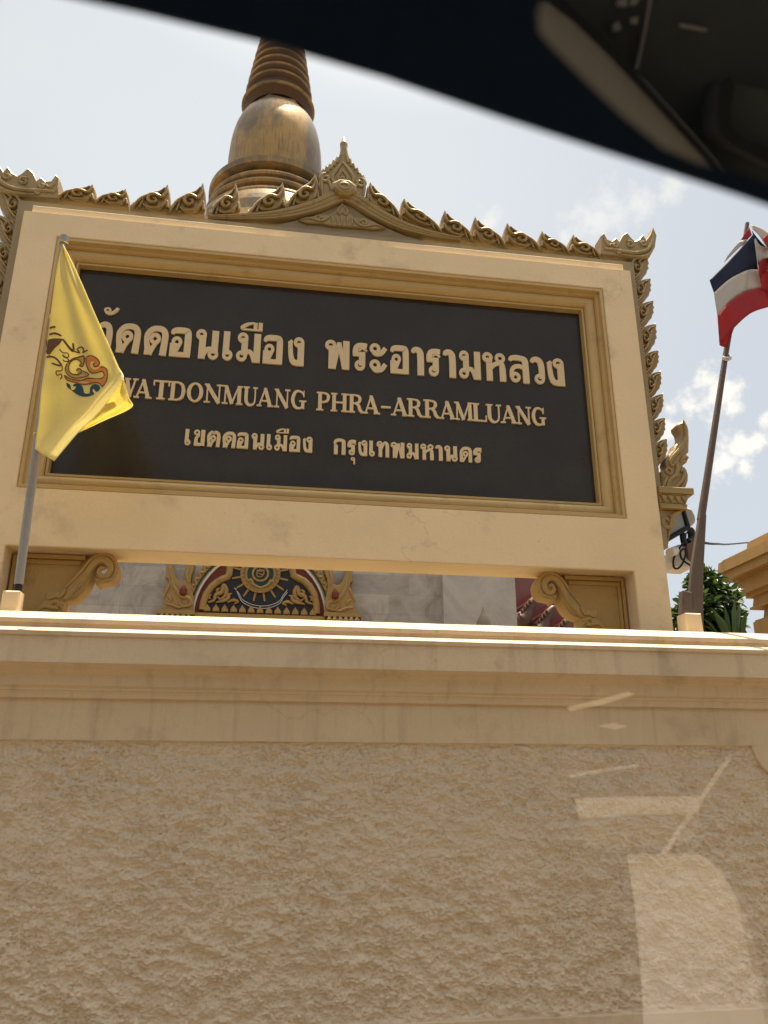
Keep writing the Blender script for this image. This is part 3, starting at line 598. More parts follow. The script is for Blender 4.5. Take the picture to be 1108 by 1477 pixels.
# corner ornaments
cor = [(780, 303), (786, 262), (782, 214), (797, 199), (815, 232), (838, 240), (858, 224), (874, 244), (888, 212), (912, 196), (936, 226), (952, 240), (972, 232), (992, 207), (1008, 232), (1028, 206), (1042, 170), (1060, 210), (1052, 270), (1026, 318), (985, 333), (930, 326), (860, 314)]
cor = [c5(*p) for p in cor]
for m_ in (lambda q: q, mx):
    bm = BM(); prism(bm, [m_(p) for p in cor], YO-.012, YO+.09, .0035)
    f = YO-.014; h = 1
    for x, y, r, a in ((852, 262, 20, 1.2), (925, 258, 27, 2.2), (992, 252, 24, 1.0), (868, 298, 13, 2.5)):
        cc = c5(x, y); rr = r/3.4625/300*1.05
        relief(bm, [m_(q) for q in spiral(cc[0], cc[1], rr, rr*.15, a, 1.4, 20, -1)], f, [.009, .011, .011, .008, .006])
    relief(bm, [m_(c5(*q)) for q in ((800, 280), (850, 285), (905, 296), (960, 300), (1010, 285), (1038, 240), (1044, 190))], f, [.008, .012, .014, .016, .016, .013, .004])
    relief(bm, [m_(c5(*q)) for q in ((880, 310), (930, 316), (985, 320), (1022, 306), (1042, 268))], f, [.006, .01, .012, .01, .006])
    relief(bm, [m_(c5(*q)) for q in ((798, 210), (803, 240), (822, 262), (835, 255))], f, [.004, .009, .01, .007])
    bmesh.ops.recalc_face_normals(bm, faces=bm.faces)
    obj('corner_ornament', bm, M['ornament'], sign, smooth=35)
# curved gable band with boss and the carved tympanum under it
bR = [(607, 318), (660, 347), (720, 386), (790, 425), (860, 456), (940, 480), (1030, 500), (1120, 513)]
bL = [(597, 318), (540, 345), (480, 370), (400, 392), (320, 407), (240, 414), (120, 417), (0, 417)]
for pts in (bL, bR):
    bm = BM(); P = [Vector(c4(*q)) for q in pts]; P = catmull(P, 5)
    n = len(P); wd = [.078*(1-.78*(i/(n-1))**1.3) for i in range(n)]
    prof = [(-.5, .075), (-.5, -.012), (-.42, -.020), (-.2, -.022), (-.14, -.030), (.12, -.034), (.16, -.042), (.42, -.046), (.5, -.046), (.5, .075)]
    rings = []
    for i, p in enumerate(P):
        t = (P[min(i+1, n-1)]-P[max(0, i-1)]).normalized(); nn = Vector((-t.y, t.x)); nn = nn if nn.y > 0 else -nn
        rings.append([bm.verts.new((p.x+nn.x*u*wd[i], YO+(yy if yy > 0 else yy*(1-.6*i/n))-.005, p.y+nn.y*u*wd[i])) for u, yy in prof])
    for a, b in zip(rings, rings[1:]):
        for i in range(len(prof)): j = (i+1) % len(prof); bm.faces.new((a[i], b[i], b[j], a[j]))
    bm.faces.new(rings[0]); bm.faces.new(rings[-1]); bmesh.ops.recalc_face_normals(bm, faces=bm.faces)
    obj('gable_band', bm, M['ornament'], sign, smooth=40)
bm = BM(); P = [c4(*q) for q in ((600, 345), (540, 372), (470, 400), (380, 424), (300, 440), (230, 450), (960, 512), (880, 490), (790, 452), (700, 404), (650, 368))]
prism(bm, P, YO+.01, YO+.06); obj('gable_ground', bm, M['olive'], sign)
bm = BM()
Pb = lambda x, y: c4(x, y)
prism(bm, [Pb(*q) for q in ((597, 352), (612, 372), (628, 392), (640, 402), (652, 414), (690, 416), (730, 430), (790, 462), (740, 468), (690, 462), (640, 458), (595, 455), (545, 452), (500, 442), (440, 440), (400, 424), (450, 412), (500, 400), (535, 402), (552, 390), (568, 378), (584, 366))], YO-.01, YO+.02, .006)
for c, r, a, hd in (((488, 420), 17, 0, 1), ((692, 440), 17, 3.1, -1)):
    q = Pb(*c); relief(bm, [p for p in spiral(q[0], q[1], .022, .004, a, 1.2, 14, hd)], YO-.012, [.008, .008, .005])
relief(bm, [Pb(*q) for q in ((410, 426), (450, 420), (500, 432), (530, 420), (545, 402))], YO-.012, [.003, .008, .009, .008, .005])
relief(bm, [Pb(*q) for q in ((782, 462), (740, 450), (690, 456), (658, 440), (646, 420))], YO-.012, [.003, .008, .009, .008, .005])
relief(bm, [Pb(*q) for q in ((597, 360), (575, 385), (582, 402), (597, 395), (612, 404), (618, 386), (597, 360))], YO-.012, [.006, .009, .009, .007, .009, .009, .006])
for i in range(5): relief(bm, [Pb(548+i*22, 412+i*1.2), Pb(552+i*22, 430+i*1.2), Pb(550+i*22, 450+i*1.2)], YO-.012, [.006, .009, .003])
bmesh.ops.recalc_face_normals(bm, faces=bm.faces); obj('gable_relief', bm, M['ornament'], sign, smooth=35)
fin = [(498, 335), (494, 290), (495, 240), (502, 205), (512, 190), (518, 197), (524, 178), (532, 184), (540, 168), (548, 172), (556, 152), (564, 156), (572, 138), (580, 142), (588, 122), (590, 100), (597, 80), (604, 63), (611, 82), (619, 102), (622, 124), (630, 148), (636, 146), (640, 168), (650, 168), (654, 190), (664, 188), (668, 208), (680, 210), (684, 222), (692, 218), (700, 240), (703, 262), (698, 300), (690, 330), (640, 340), (597, 300), (550, 330)]
bm = BM(); prism(bm, [c4(*q) for q in fin], YO-.005, YO+.085, .008)
f = YO-.008
relief(bm, [c4(*q) for q in ((597, 170), (570, 205), (552, 235), (560, 262), (590, 285))], f, [.006, .012, .012, .010, .006]); relief(bm, [c4(*q) for q in ((597, 170), (625, 205), (645, 240), (638, 268), (605, 285))], f, [.006, .012, .012, .010, .006])
relief(bm, [c4(*q) for q in ((597, 205), (578, 235), (584, 262), (598, 270), (614, 262), (618, 238), (597, 205))], f, .008)
q = c4(597, 245); relief(bm, spiral(q[0], q[1], .017, .004, 0, 1.2, 12), f, .006)
for sx, hd, c in ((1, 1, (522, 240)), (-1, -1, (676, 262))):
    q = c4(*c); relief(bm, spiral(q[0], q[1], .038, .006, 1.57, 1.3, 18, hd), f, [.008, .011, .010, .006])
relief(bm, [c4(*q) for q in ((510, 320), (506, 280), (508, 235), (520, 205))], f, [.008, .01, .009, .004]); relief(bm, [c4(*q) for q in ((545, 320), (548, 290), (535, 255), (528, 262))], f, [.008, .012, .01, .005])
relief(bm, [c4(*q) for q in ((690, 320), (694, 285), (690, 250), (680, 225))], f, [.008, .01, .009, .004]); relief(bm, [c4(*q) for q in ((652, 320), (648, 296), (660, 270), (668, 278))], f, [.008, .012, .01, .005])
for i in range(4):
    relief(bm, [c4(590-i*14, 135+i*16), c4(574-i*14, 172+i*14)], f, [.004, .008], smooth=False); relief(bm, [c4(612+i*17, 135+i*20), c4(622+i*15, 172+i*16)], f, [.004, .008], smooth=False)
q = c4(604, 105); tube(bm, [(q[0], YO+.02, q[1]-.05), (q[0], YO+.02, q[1]), (q[0], YO+.02, q[1]+.05), (q[0], YO+.02, q[1]+.12)], [.028, .022, .026, .003], 10)
bmesh.ops.recalc_face_normals(bm, faces=bm.faces); obj('crest_finial', bm, M['ornament'], sign, smooth=35)
bm = BM(); q = c4(601, 306)
prism(bm, [(q[0]+.085*math.cos(a)*1.0, q[1]+.058*math.sin(a)*(1.15 if math.sin(a) > 0 else 1)) for a in [i*math.pi/4+.39 for i in range(8)]], YO-.07, YO+.05, .018)
relief(bm, [(q[0]+.03*math.cos(a), q[1]+.022*math.sin(a)) for a in [i*math.pi/4 for i in range(9)]], YO-.072, .008)
obj('gable_boss', bm, M['ornament'], sign, smooth=35)
# flame-tailed naga finials on capitals, at the foot of each flank
c6 = lambda x, y: PO(900+x/4.1, 560+y/4.1)
nag = [(214, 604), (222, 540), (217, 500), (228, 482), (246, 488), (252, 470), (243, 440), (252, 412), (268, 388), (292, 362), (300, 336), (314, 328), (318, 342), (328, 320), (336, 290), (330, 262), (312, 236), (310, 220), (322, 206), (334, 204), (346, 184), (352, 204), (366, 226), (378, 250), (383, 290), (382, 340), (381, 378), (364, 398), (370, 404), (378, 420), (370, 440), (348, 436), (340, 446), (352, 470), (368, 480), (378, 512), (377, 548), (364, 584), (350, 604)]
nag = [c6(*q) for q in nag]
for m_ in (lambda q: q, mx):
    bm = BM(); prism(bm, [m_(q) for q in nag], YO-.01, YO+.07, .009); f = YO-.014
    for pts, w in ((((345, 195), (356, 230), (362, 270), (352, 320), (322, 370), (285, 410), (268, 445), (285, 470)), [.004, .012, .014, .014, .014, .012, .010, .007]),
                   (((250, 590), (268, 545), (300, 520), (310, 480), (300, 450), (282, 462)), [.012, .014, .014, .013, .011, .006]),
                   (((300, 590), (330, 560), (350, 520), (346, 480), (330, 500)), [.010, .013, .013, .010, .006]),
                   (((330, 598), (356, 560), (366, 520)), [.006, .010, .005]), (((225, 590), (236, 560), (250, 530)), [.010, .012, .008]),
                   (((372, 420), (355, 410), (340, 420), (330, 440)), [.010, .012, .010, .006])):
        relief(bm, [m_(c6(*q)) for q in pts], f, w)
    q = c6(260, 495); annulus(bm, m_(q), .024, .012, f-.004, f+.02)
    bmesh.ops.recalc_face_normals(bm, faces=bm.faces); obj('naga_finial', bm, M['ornament'], sign, smooth=35)
    # capital
    zz = lambda y: at(985, 560+y/4.1, 4.06).z
    x0 = ex - .03; bm = BM(); xr = lambda px: at(900+px/4.1, 710, 4.06).x
    for a, b, r0, r1, dy in ((604, 640, 390, 388, .05), (640, 652, 372, 372, .042), (652, 700, 362, 338, .036), (700, 726, 345, 338, .044)):
        pts = [(x0, zz(b)), (x0, zz(a)), (xr(r0), zz(a)), (xr(r1), zz(b))]
        prism(bm, [m_(p) for p in pts], 4.06-dy, 4.24+dy*.4, .005)
    for i in range(4):
        xc = x0+.03+i*(xr(350)-x0-.04)/3.2
        prism(bm, [m_(p) for p in ((xc-.022, zz(654)), (xc+.022, zz(654)), (xc, zz(694)))], 4.012, 4.03, .004)
    bmesh.ops.recalc_face_normals(bm, faces=bm.faces); obj('capital', bm, M['ornament'], sign)
    con = [(205, 727), (338, 727), (330, 742), (300, 760), (280, 790), (268, 830), (258, 870), (252, 926), (238, 912), (232, 880), (216, 860)]
    bm = BM(); prism(bm, [m_(c6(*q)) for q in con], YO-.03, YO+.1, .008)
    q = c6(236, 800); relief(bm, [m_(p) for p in spiral(q[0], q[1], .05, .01, 1.2, 1.2, 16, -1)], YO-.034, [.008, .012, .010, .006]); relief(bm, [m_(c6(*p)) for p in ((320, 738), (285, 752), (264, 790), (256, 840), (246, 905))], YO-.034, [.006, .011, .012, .01, .004])
    bmesh.ops.recalc_face_normals(bm, faces=bm.faces); obj('console', bm, M['ornament'], sign, smooth=35)

# ---- scroll brackets in the corners under the beam
YB = 4.10
cb = lambda x, y: ax(x/5.54, 760+y/5.54, YB)
zbot = ledge_top - .08
scroll_edge = [(505, 700), (515, 605), (575, 592), (640, 555), (700, 488), (742, 412), (760, 405)]
left_x = RX0
def bracket(m_, lb):
    bm = BM()
    pl = [(left_x+.004, zbot), (left_x+.004, BZ+.03)] + [cb(*q) for q in ((640, 160), (720, 285), (640, 372), (545, 480), (512, 560), (505, 640))] + [(cb(505, 640)[0], zbot)]
    prism(bm, [m_(q) for q in pl], YB+.03, YB+.12)
    # inner moulding frame
    for d, y in ((.0, YB+.012), (.022, YB+.02)):
        strip(bm, [m_((left_x+.02+d, zbot)), m_((left_x+.02+d, BZ-.018-d))], .018, y, YB+.04, False)
        strip(bm, [m_((left_x+.03+d, BZ-.02-d*1.2)), m_((cb(680, 240)[0]-d, BZ-.02-d*1.2))], .02, y, YB+.04, False)
    plate = obj('scroll_bracket', bm, M['bracket'], sign, label=lb)
    bm = BM()
    out = [(512, 600), (532, 476), (585, 420), (650, 350), (720, 270), (785, 222), (850, 214), (905, 240), (938, 290), (948, 335), (935, 395), (890, 438), (835, 446), (795, 452), (775, 472), (758, 440), (756, 405), (790, 398), (845, 388), (872, 352), (862, 310), (825, 290), (780, 308), (745, 365), (710, 455), (660, 530), (600, 578)]
    prism(bm, [m_(cb(*q)) for q in out], YB-.012, YB+.11, .012)
    f = YB - .014
    relief(bm, [m_(cb(*q)) for q in ((520, 585), (575, 530), (640, 465), (690, 395), (735, 325), (785, 278), (840, 270), (880, 300), (890, 350), (862, 395), (820, 402), (795, 370), (812, 335), (845, 340))], f, [.010, .014, .016, .017, .018, .02, .022, .02, .018, .016, .014, .012, .011, .008])
    relief(bm, [m_(cb(*q)) for q in ((535, 485), (650, 365), (730, 270), (800, 232), (870, 232), (925, 285), (935, 350), (905, 420), (840, 435), (780, 462))], f, [.006, .008, .009, .01, .01, .01, .01, .009, .008, .004])
    bmesh.ops.recalc_face_normals(bm, faces=bm.faces); obj('scroll', bm, M['bracket'], plate, smooth=35)
    bm = BM()
    prism(bm, [m_(cb(*q)) for q in ((505, 690), (515, 600), (532, 545), (535, 480), (510, 500), (480, 518), (425, 522), (375, 515), (372, 545), (375, 585), (345, 600), (290, 660), (280, 690))], YB-.004, YB+.05, .003)
    for pts in (((530, 500), (500, 545), (470, 560), (440, 540)), ((480, 525), (440, 560), (380, 580)), ((500, 660), (470, 610), (430, 600), (400, 640)), ((470, 655), (430, 650), (360, 640), (310, 665)), ((510, 610), (480, 620), (455, 650))):
        relief(bm, [m_(cb(*q)) for q in pts], YB-.006, [.006, .011, .010, .005])
    bmesh.ops.recalc_face_normals(bm, faces=bm.faces); obj('acanthus_leaf', bm, M['bracket'], plate, smooth=35)
CB = (RX0+RX1)/2
bracket(lambda q: q, 'scroll bracket under the left of the beam'); bracket(lambda q: (2*CB-q[0], q[1]), 'scroll bracket under the right of the beam')

# ------------------------------------------------------------------ flagpoles and flags
pole = thing('flagpole', 'thin straight grey pole carrying the yellow flag', 'flagpole', (SXL, 3.66, ledge_top), 'flagpoles on the wall ledge')
top = at(93, 343, 3.70); base = Vector((SXL+.01, 3.66, at(0, 853, 3.64).z-.05))
bm = BM(); tube(bm, [base+(top-base)*.045, base+(top-base)*.5, top], [.020, .019, .016], 14, False); obj('pole', bm, M['steel'], pole, smooth=40)
bm = BM(); tube(bm, [base, base+(top-base)*.05], [.014, .014], 12, False)
for i in range(3): tube(bm, [base+(top-base)*(.027+.006*i), base+(top-base)*(.030+.006*i)], [.017, .017], 12, False)
obj('pole_foot', bm, M['plastic_dark'], pole, smooth=40)
bm = BM(); tube(bm, [top-(top-base)*.02, top+(top-base)*.004], [.021, .021], 12, False); obj('pole_cap', bm, M['steel'], pole, smooth=40)

pole2 = thing('flagpole', 'crooked weathered wooden pole propped with planks carrying the striped flag', 'flagpole', (SXR, 3.66, ledge_top), 'flagpoles on the wall ledge')
P2 = lambda px, py, Y=3.68: at(px, py, Y)
def plank(pts, w, d, name):
    """square bar through the points, w wide and d deep"""
    bm = BM(); R = []; pts = [Vector(p) for p in pts]
    for i, p in enumerate(pts):
        t = (pts[min(i+1, len(pts)-1)]-pts[max(0, i-1)]).normalized(); sx = Vector((t.z, 0, -t.x)).normalized(); ww = w[i] if isinstance(w, list) else w
        R.append([bm.verts.new(p+sx*a*ww/2+Vector((0, b*d/2, 0))) for a, b in ((-1, -1), (1, -1), (1, 1), (-1, 1))])
    for a, b in zip(R, R[1:]):
        for i in range(4): j = (i+1) % 4; bm.faces.new((a[i], a[j], b[j], b[i]))
    bm.faces.new(R[0][::-1]); bm.faces.new(R[-1]); bmesh.ops.recalc_face_normals(bm, faces=bm.faces)
    bmesh.ops.bevel(bm, geom=list(bm.edges), offset=.003, segments=1, affect='EDGES')
    return obj(name, bm, M['wood'], pole2)
bm = BM(); tube(bm, [P2(1011, 750), P2(1020, 690), P2(1047, 510), P2(1062, 425), P2(1078, 322)], [.021, .019, .0155, .0135, .012], 10, False); obj('pole', bm, M['wood'], pole2, smooth=40)
plank([P2(1000, 905, 3.665), P2(1005, 820, 3.67), P2(1013, 742, 3.675)], [.075, .062, .034], .03, 'plank')
plank([P2(1009, 915, 3.70), P2(1009, 815, 3.70)], [.032, .024], .03, 'plank')
plank([P2(987.5, 888, 3.655), P2(989, 854, 3.655)], [.052, .05], .04, 'plank')
bm = BM()
for t in (.0, .006, .012): tube(bm, [P2(1049+5.6*math.cos(a), 514+t*300+2*math.sin(a), 3.68-.022*math.sin(a)) for a in [i*math.pi/5 for i in range(11)]], .004, 6)
obj('rope_tie', bm, M['plastic_white'], pole2)
# the top of the pole shows above the flag
# ---- yellow flag: folded satin hanging from the pole
Yf = 3.665
fl = [(91, 353), (104, 378), (117, 407), (130, 437), (143, 467), (157, 498), (168, 523), (178, 546)]
rt = [(91, 353), (117, 407), (143, 467), (168, 523), (178.5, 547), (160, 575), (138, 600), (114, 622.5), (78, 665)]
lf = [(90, 353), (82, 385), (76, 430), (70, 478), (64, 530), (60, 560), (55, 600), (50, 630), (47, 646)]
yflag = thing('flag', 'yellow satin flag with an ornate emblem hanging folded before the sign', 'flag', tuple(at(91, 353, Yf)), 'flags on the poles')
def fold(u, v):                                  # soft folds of the hanging cloth
    return .33*u*v*(1-.25*v) + .016*math.sin(u*5.0+v*3.2) * (.3+.7*v) + .005*math.sin(u*13-v*9) + .006*noise.noise(Vector((u*4, v*6, 0)))
def cloth(bm, left, right, Y, nu, nv, fold, yoff=0.):
    Lp_, Rp_ = catmull([Vector(p) for p in left], max(1, nv//(len(left)-1))), catmull([Vector(p) for p in right], max(1, nv//(len(right)-1)))
    rows = []
    for j in range(nv+1):
        a = Lp_[min(len(Lp_)-1, round(j/nv*(len(Lp_)-1)))]; b = Rp_[min(len(Rp_)-1, round(j/nv*(len(Rp_)-1)))]
        rows.append([bm.verts.new(at(*(a+(b-a)*i/nu), Y - yoff - fold(i/nu, j/nv))) for i in range(nu+1)])
    for a, b in zip(rows, rows[1:]):
        for i in range(nu): bm.faces.new((a[i], b[i], b[i+1], a[i+1]))
    return rows
bm = BM(); cloth(bm, lf, rt, Yf, 28, 48, fold)
bmesh.ops.remove_doubles(bm, verts=bm.verts, dist=2e-4)
cl = obj('cloth', bm, M['yellow'], yflag, smooth=180)
so_ = cl.modifiers.new('thick', 'SOLIDIFY'); so_.thickness = .0015
bm = BM(); cloth(bm, [(178, 546), (162, 570), (140, 597), (112, 624)], [(178.5, 546), (186, 573), (190, 588), (150, 607), (113, 624.5)], Yf+.012, 12, 24, lambda u, v: .28*(1-.55*v)*(1-.3*u) + .006*noise.noise(Vector((u*4, v*6, 3)))+.006*math.sin(u*14+v*4))
bmesh.ops.remove_doubles(bm, verts=bm.verts, dist=2e-4)
t2 = obj('folded_corner', bm, M['yellow'], yflag, smooth=180); t2.modifiers.new('thick', 'SOLIDIFY').thickness = .0015
bm = BM(); tube(bm, [at(*p, Yf-.006-fold(1., max(0, (p[1]-353)/312*.72))) for p in fl], .0022, 6); obj('hem', bm, M['yellow'], yflag)
for py in (352, 470, 640):
    q = pole.location; t_ = (py-343)/(853-343); c_ = top.lerp(base, t_)
    bm = BM(); tube(bm, [c_+Vector((.021*math.cos(a), .021*math.sin(a), .004*math.sin(2*a))) for a in [k*math.pi/6 for k in range(13)]], .0028, 6); obj('flag_tie', bm, M['yellow'], yflag)
# emblem, drawn on the cloth (positions measured on the flag); crop scale 5.036 from (0, 440)
# find the cloth depth under each emblem point
from mathutils.bvhtree import BVHTree
bpy.context.view_layer.update()
bvh = BVHTree.FromPolygons([cl.matrix_world @ v_.co for v_ in cl.data.vertices], [tuple(p.vertices) for p in cl.data.polygons])
eye = Vector((0, 0, EYE))
def on_cloth(px, py, lift=.003):
    d = view_dir(px, py).normalized(); h = bvh.ray_cast(eye, d)
    t = h[3] if h[0] is not None else (Yf/d.y)
    return eye + d*(t-lift)
E_ = lambda x, y, l=.003: on_cloth(x/5.036, 440+y/5.036, l)
def emb_poly(pts, m, nm, lift=.003):
    P = catmull([Vector(p) for p in pts], 3, True)
    bm = BM(); vs = [bm.verts.new(E_(p.x, p.y, lift)) for p in P]
    f_ = bm.faces.new(vs); f_.normal_update(); bmesh.ops.triangulate(bm, faces=[f_], ngon_method='EAR_CLIP')
    return bm
def emblem(nm, polys, m, lift, lab):
    me = BM()
    for p in polys:
        b2 = emb_poly(p, m, nm, lift); tmp = bpy.data.meshes.new('t'); b2.to_mesh(tmp); b2.free(); me.from_mesh(tmp); bpy.data.meshes.remove(tmp)
    bmesh.ops.recalc_face_normals(me, faces=me.faces)
    return obj(nm, me, m, cl, label=lab)
emblem('emblem_shape', [[(628, 375), (660, 368), (700, 385), (722, 415), (715, 440), (690, 450), (678, 432), (690, 420), (668, 405), (655, 430), (668, 460), (700, 468), (740, 440), (770, 460), (780, 500), (772, 550), (742, 595), (730, 575), (700, 565), (660, 570), (600, 575), (540, 560), (490, 545), (465, 510), (520, 538), (590, 545), (640, 530), (700, 535), (745, 530), (758, 505), (740, 482), (700, 490), (660, 490), (635, 455), (625, 415)]], M['orange_ink'], .0030, 'orange scroll of the emblem')
emblem('emblem_shape', [[(490, 420), (530, 390), (575, 378), (608, 370), (612, 405), (600, 445), (575, 440), (590, 420), (560, 395), (520, 410), (500, 450), (505, 490), (540, 505), (565, 495), (560, 470), (575, 455), (600, 475), (640, 505), (600, 525), (540, 530), (490, 505), (475, 460)]], M['tan_ink'], .0030, 'tan scroll of the emblem')
emblem('emblem_shape', [[(483, 565), (510, 580), (520, 615), (545, 610), (550, 590), (530, 590), (545, 570), (590, 580), (605, 610), (615, 640), (650, 640), (655, 600), (680, 575), (715, 580), (728, 605), (705, 630), (690, 620), (680, 605), (672, 625), (685, 640), (670, 655), (620, 666), (570, 655), (520, 620), (490, 595)]], M['teal_ink'], .0030, 'dark teal crescent of the emblem')
emblem('emblem_shape', [[(335, 265), (370, 245), (420, 242), (455, 248), (430, 285), (400, 310), (360, 360), (335, 345), (340, 310)]], M['maroon_ink'], .0030, 'dark brown crown of the emblem')
bm = BM()
for pts, w in ((((628, 375), (660, 368), (700, 385), (722, 415), (715, 440), (690, 448), (678, 432), (688, 418)), 5), (((625, 375), (626, 415), (635, 455), (660, 490), (700, 490), (740, 482), (758, 505), (745, 530), (700, 535), (640, 530), (590, 545), (520, 538), (465, 508)), 5),
               (((720, 448), (770, 460), (780, 500), (772, 550), (742, 595)), 5), (((742, 595), (730, 575), (700, 562), (650, 570), (600, 576), (540, 560), (490, 545), (465, 510)), 5), (((490, 420), (530, 390), (575, 378), (608, 370), (612, 405), (600, 445), (575, 440)), 6), (((575, 440), (590, 420), (560, 395), (520, 408), (498, 450), (510, 490), (545, 505), (585, 495), (590, 470), (565, 462), (555, 480)), 5),
               (((490, 420), (474, 462), (492, 505), (540, 530), (600, 525), (645, 505), (600, 475)), 5), (((430, 318), (455, 345), (490, 350), (500, 375), (470, 380), (455, 362), (500, 400), (475, 410), (455, 395)), 5), (((355, 215), (400, 205), (450, 225)), 9), (((360, 170), (380, 160), (405, 160)), 9),
               (((455, 245), (480, 280), (515, 325), (535, 330), (530, 272)), 9), (((470, 260), (500, 300), (540, 335), (580, 345), (560, 320), (595, 305), (610, 330), (600, 345), (640, 325)), 6), (((330, 380), (380, 375), (420, 400), (440, 440), (370, 420)), 8), (((350, 365), (400, 385), (445, 430), (450, 475), (410, 480), (415, 510), (440, 500), (450, 520), (435, 540)), 5)):
    P = catmull([Vector(p) for p in pts], 5); n = len(P); a, b = [], []
    for i, p in enumerate(P):
        t = (P[min(n-1, i+1)]-P[max(0, i-1)]).normalized(); q = Vector((-t.y, t.x))*w*.82*(1.0 if 0 < i < n-1 else .2)
        a.append(bm.verts.new(E_(p.x+q.x, p.y+q.y, .0042))); b.append(bm.verts.new(E_(p.x-q.x, p.y-q.y, .0042)))
    for i in range(n-1): bm.faces.new((a[i], b[i], b[i+1], a[i+1]))
bmesh.ops.recalc_face_normals(bm, faces=bm.faces); obj('emblem_outline', bm, M['maroon_ink'], cl)

# ---- striped flag on the crooked pole
tflag = thing('flag', 'red, white and navy striped flag drooping from the wooden pole', 'flag', tuple(at(1078, 330, 3.66)), 'flags on the poles')
cf = lambda x, y: (940+x/6.155, 300+y/6.155)
def fold2(u, v): return .035*math.sin(u*4.2+.4)*(.4+.6*v) + .008*noise.noise(Vector((u*3, v*4, 9)))
def band(nm, up, lo, m, Y, fo, lab=None, nu=24, nv=8):
    bm = BM(); A, B = catmull([Vector(p) for p in up], 8), catmull([Vector(p) for p in lo], 8); rows = []
    for j in range(nv+1):
        row = []
        for i in range(nu+1):
            a = A[round(i/nu*(len(A)-1))]; b = B[round(i/nu*(len(B)-1))]; p = a+(b-a)*j/nv
            row.append(bm.verts.new(at(*cf(*p), Y-fo(i/nu, j/nv))))
        rows.append(row)
    for a, b in zip(rows, rows[1:]):
        for i in range(nu): bm.faces.new((a[i], b[i], b[i+1], a[i+1]))
    bmesh.ops.remove_doubles(bm, verts=bm.verts, dist=1e-5)
    o = obj(nm, bm, m, tflag, smooth=180, label=lab); o.modifiers.new('thick', 'SOLIDIFY').thickness = .0015; return o
F0 = lambda u, v: fold2(u, v)
band('stripe', [(515, 640), (680, 470), (870, 270), (905, 225)], [(553, 752), (690, 632), (850, 552), (947, 546)], M['flag_blue'], 3.645, lambda u, v: fold2(u, v*.33), 'navy stripe')
band('stripe', [(553, 752), (690, 632), (850, 552), (947, 546)], [(584, 962), (680, 842), (830, 742), (980, 708)], M['flag_white'], 3.645, lambda u, v: fold2(u, .33+v*.33), 'white stripe')
band('stripe', [(584, 962), (680, 842), (830, 742), (980, 708), (1150, 690)], [(602, 1216), (735, 1062), (880, 935), (1034, 880), (1160, 850)], M['flag_red'], 3.646, lambda u, v: fold2(u*1.05, .66+v*.33), 'red stripe')
band('stripe', [(640, 1140), (690, 1090), (735, 1060)], [(602, 1216), (635, 1232), (668, 1236)], M['flag_red'], 3.66, lambda u, v: .004*math.sin(u*6), 'turned-up red corner', 10, 6)
band('stripe', [(865, 170), (830, 225), (785, 292)], [(890, 240), (850, 280), (810, 318)], M['flag_red'], 3.664, lambda u, v: .004*math.sin(u*6), 'red upper fold behind the navy stripe', 10, 6)
band('stripe', [(785, 290), (725, 360), (668, 430)], [(860, 275), (740, 390), (640, 490)], M['flag_white'], 3.665, lambda u, v: .004*math.sin(u*6), 'white upper fold behind the navy stripe', 10, 6)
band('stripe', [(880, 150), (930, 160), (1010, 200), (1090, 260)], [(895, 185), (960, 250), (1020, 340), (1100, 420)], M['flag_white'], 3.64, lambda u, v: .02*math.sin(u*5+v), 'cream right fold', 16, 8)
band('stripe', [(985, 265), (1034, 235), (1100, 240)], [(1010, 320), (1040, 350), (1110, 400)], M['flag_red'], 3.618, lambda u, v: .01*math.sin(u*5+v), 'red patch on the right fold', 12, 6)
band('stripe', [(885, 190), (920, 240), (990, 320), (1090, 400)], [(905, 260), (940, 330), (1000, 370), (1100, 450)], M['flag_blue'], 3.646, lambda u, v: .02*math.sin(u*5+v), 'narrow navy fold', 16, 8)
band('stripe', [(908, 240), (960, 330), (1034, 350), (1110, 380)], [(945, 500), (980, 460), (1040, 440), (1120, 450)], M['flag_white'], 3.635, lambda u, v: .02*math.sin(u*7+v*3), 'crumpled white fold', 16, 8)
band('stripe', [(943, 490), (985, 455), (1040, 435), (1120, 445)], [(958, 615), (985, 585), (1040, 545), (1120, 540)], M['flag_red'], 3.630, lambda u, v: .02*math.sin(u*7+v*3), 'bright red fold', 16, 8)
band('stripe', [(958, 612), (985, 580), (1040, 540), (1120, 535)], [(980, 715), (1020, 740), (1060, 760), (1120, 760)], M['flag_red'], 3.648, lambda u, v: .01*math.sin(u*7+v*3), 'shaded red fold', 16, 8)

# ------------------------------------------------------------------ lamp and box beside the sign
lamp = thing('floodlight', 'grey floodlight with glass face fixed beside the sign above a white box', 'floodlight', tuple(at(975, 760, 4.2)))
Yl = 4.16
cl6 = lambda x, y, Y=Yl: ax(900+x/4.1, 560+y/4.1, Y)
bm = BM()
A = [at(900+x/4.1, 560+y/4.1, Yl) for x, y in ((330, 696), (372, 832), (262, 900), (232, 760))]
Bk = [at(900+x/4.1, 560+y/4.1, Yl+.14) for x, y in ((345, 702), (400, 722), (418, 770), (412, 800), (375, 828))]
hs = [cl6(*q) for q in ((328, 698), (344, 702), (395, 716), (416, 760), (418, 790), (408, 806), (378, 830), (362, 800))]
prism(bm, hs, Yl-.02, Yl+.20, .012); obj('housing', bm, M['plastic_grey'], lamp, smooth=35)
bm = BM(); prism(bm, [cl6(*q) for q in ((322, 695), (336, 692), (380, 834), (368, 846), (258, 904), (252, 885), (356, 822))], Yl-.035, Yl+.20, .004); obj('bezel', bm, M['plastic_dark'], lamp)
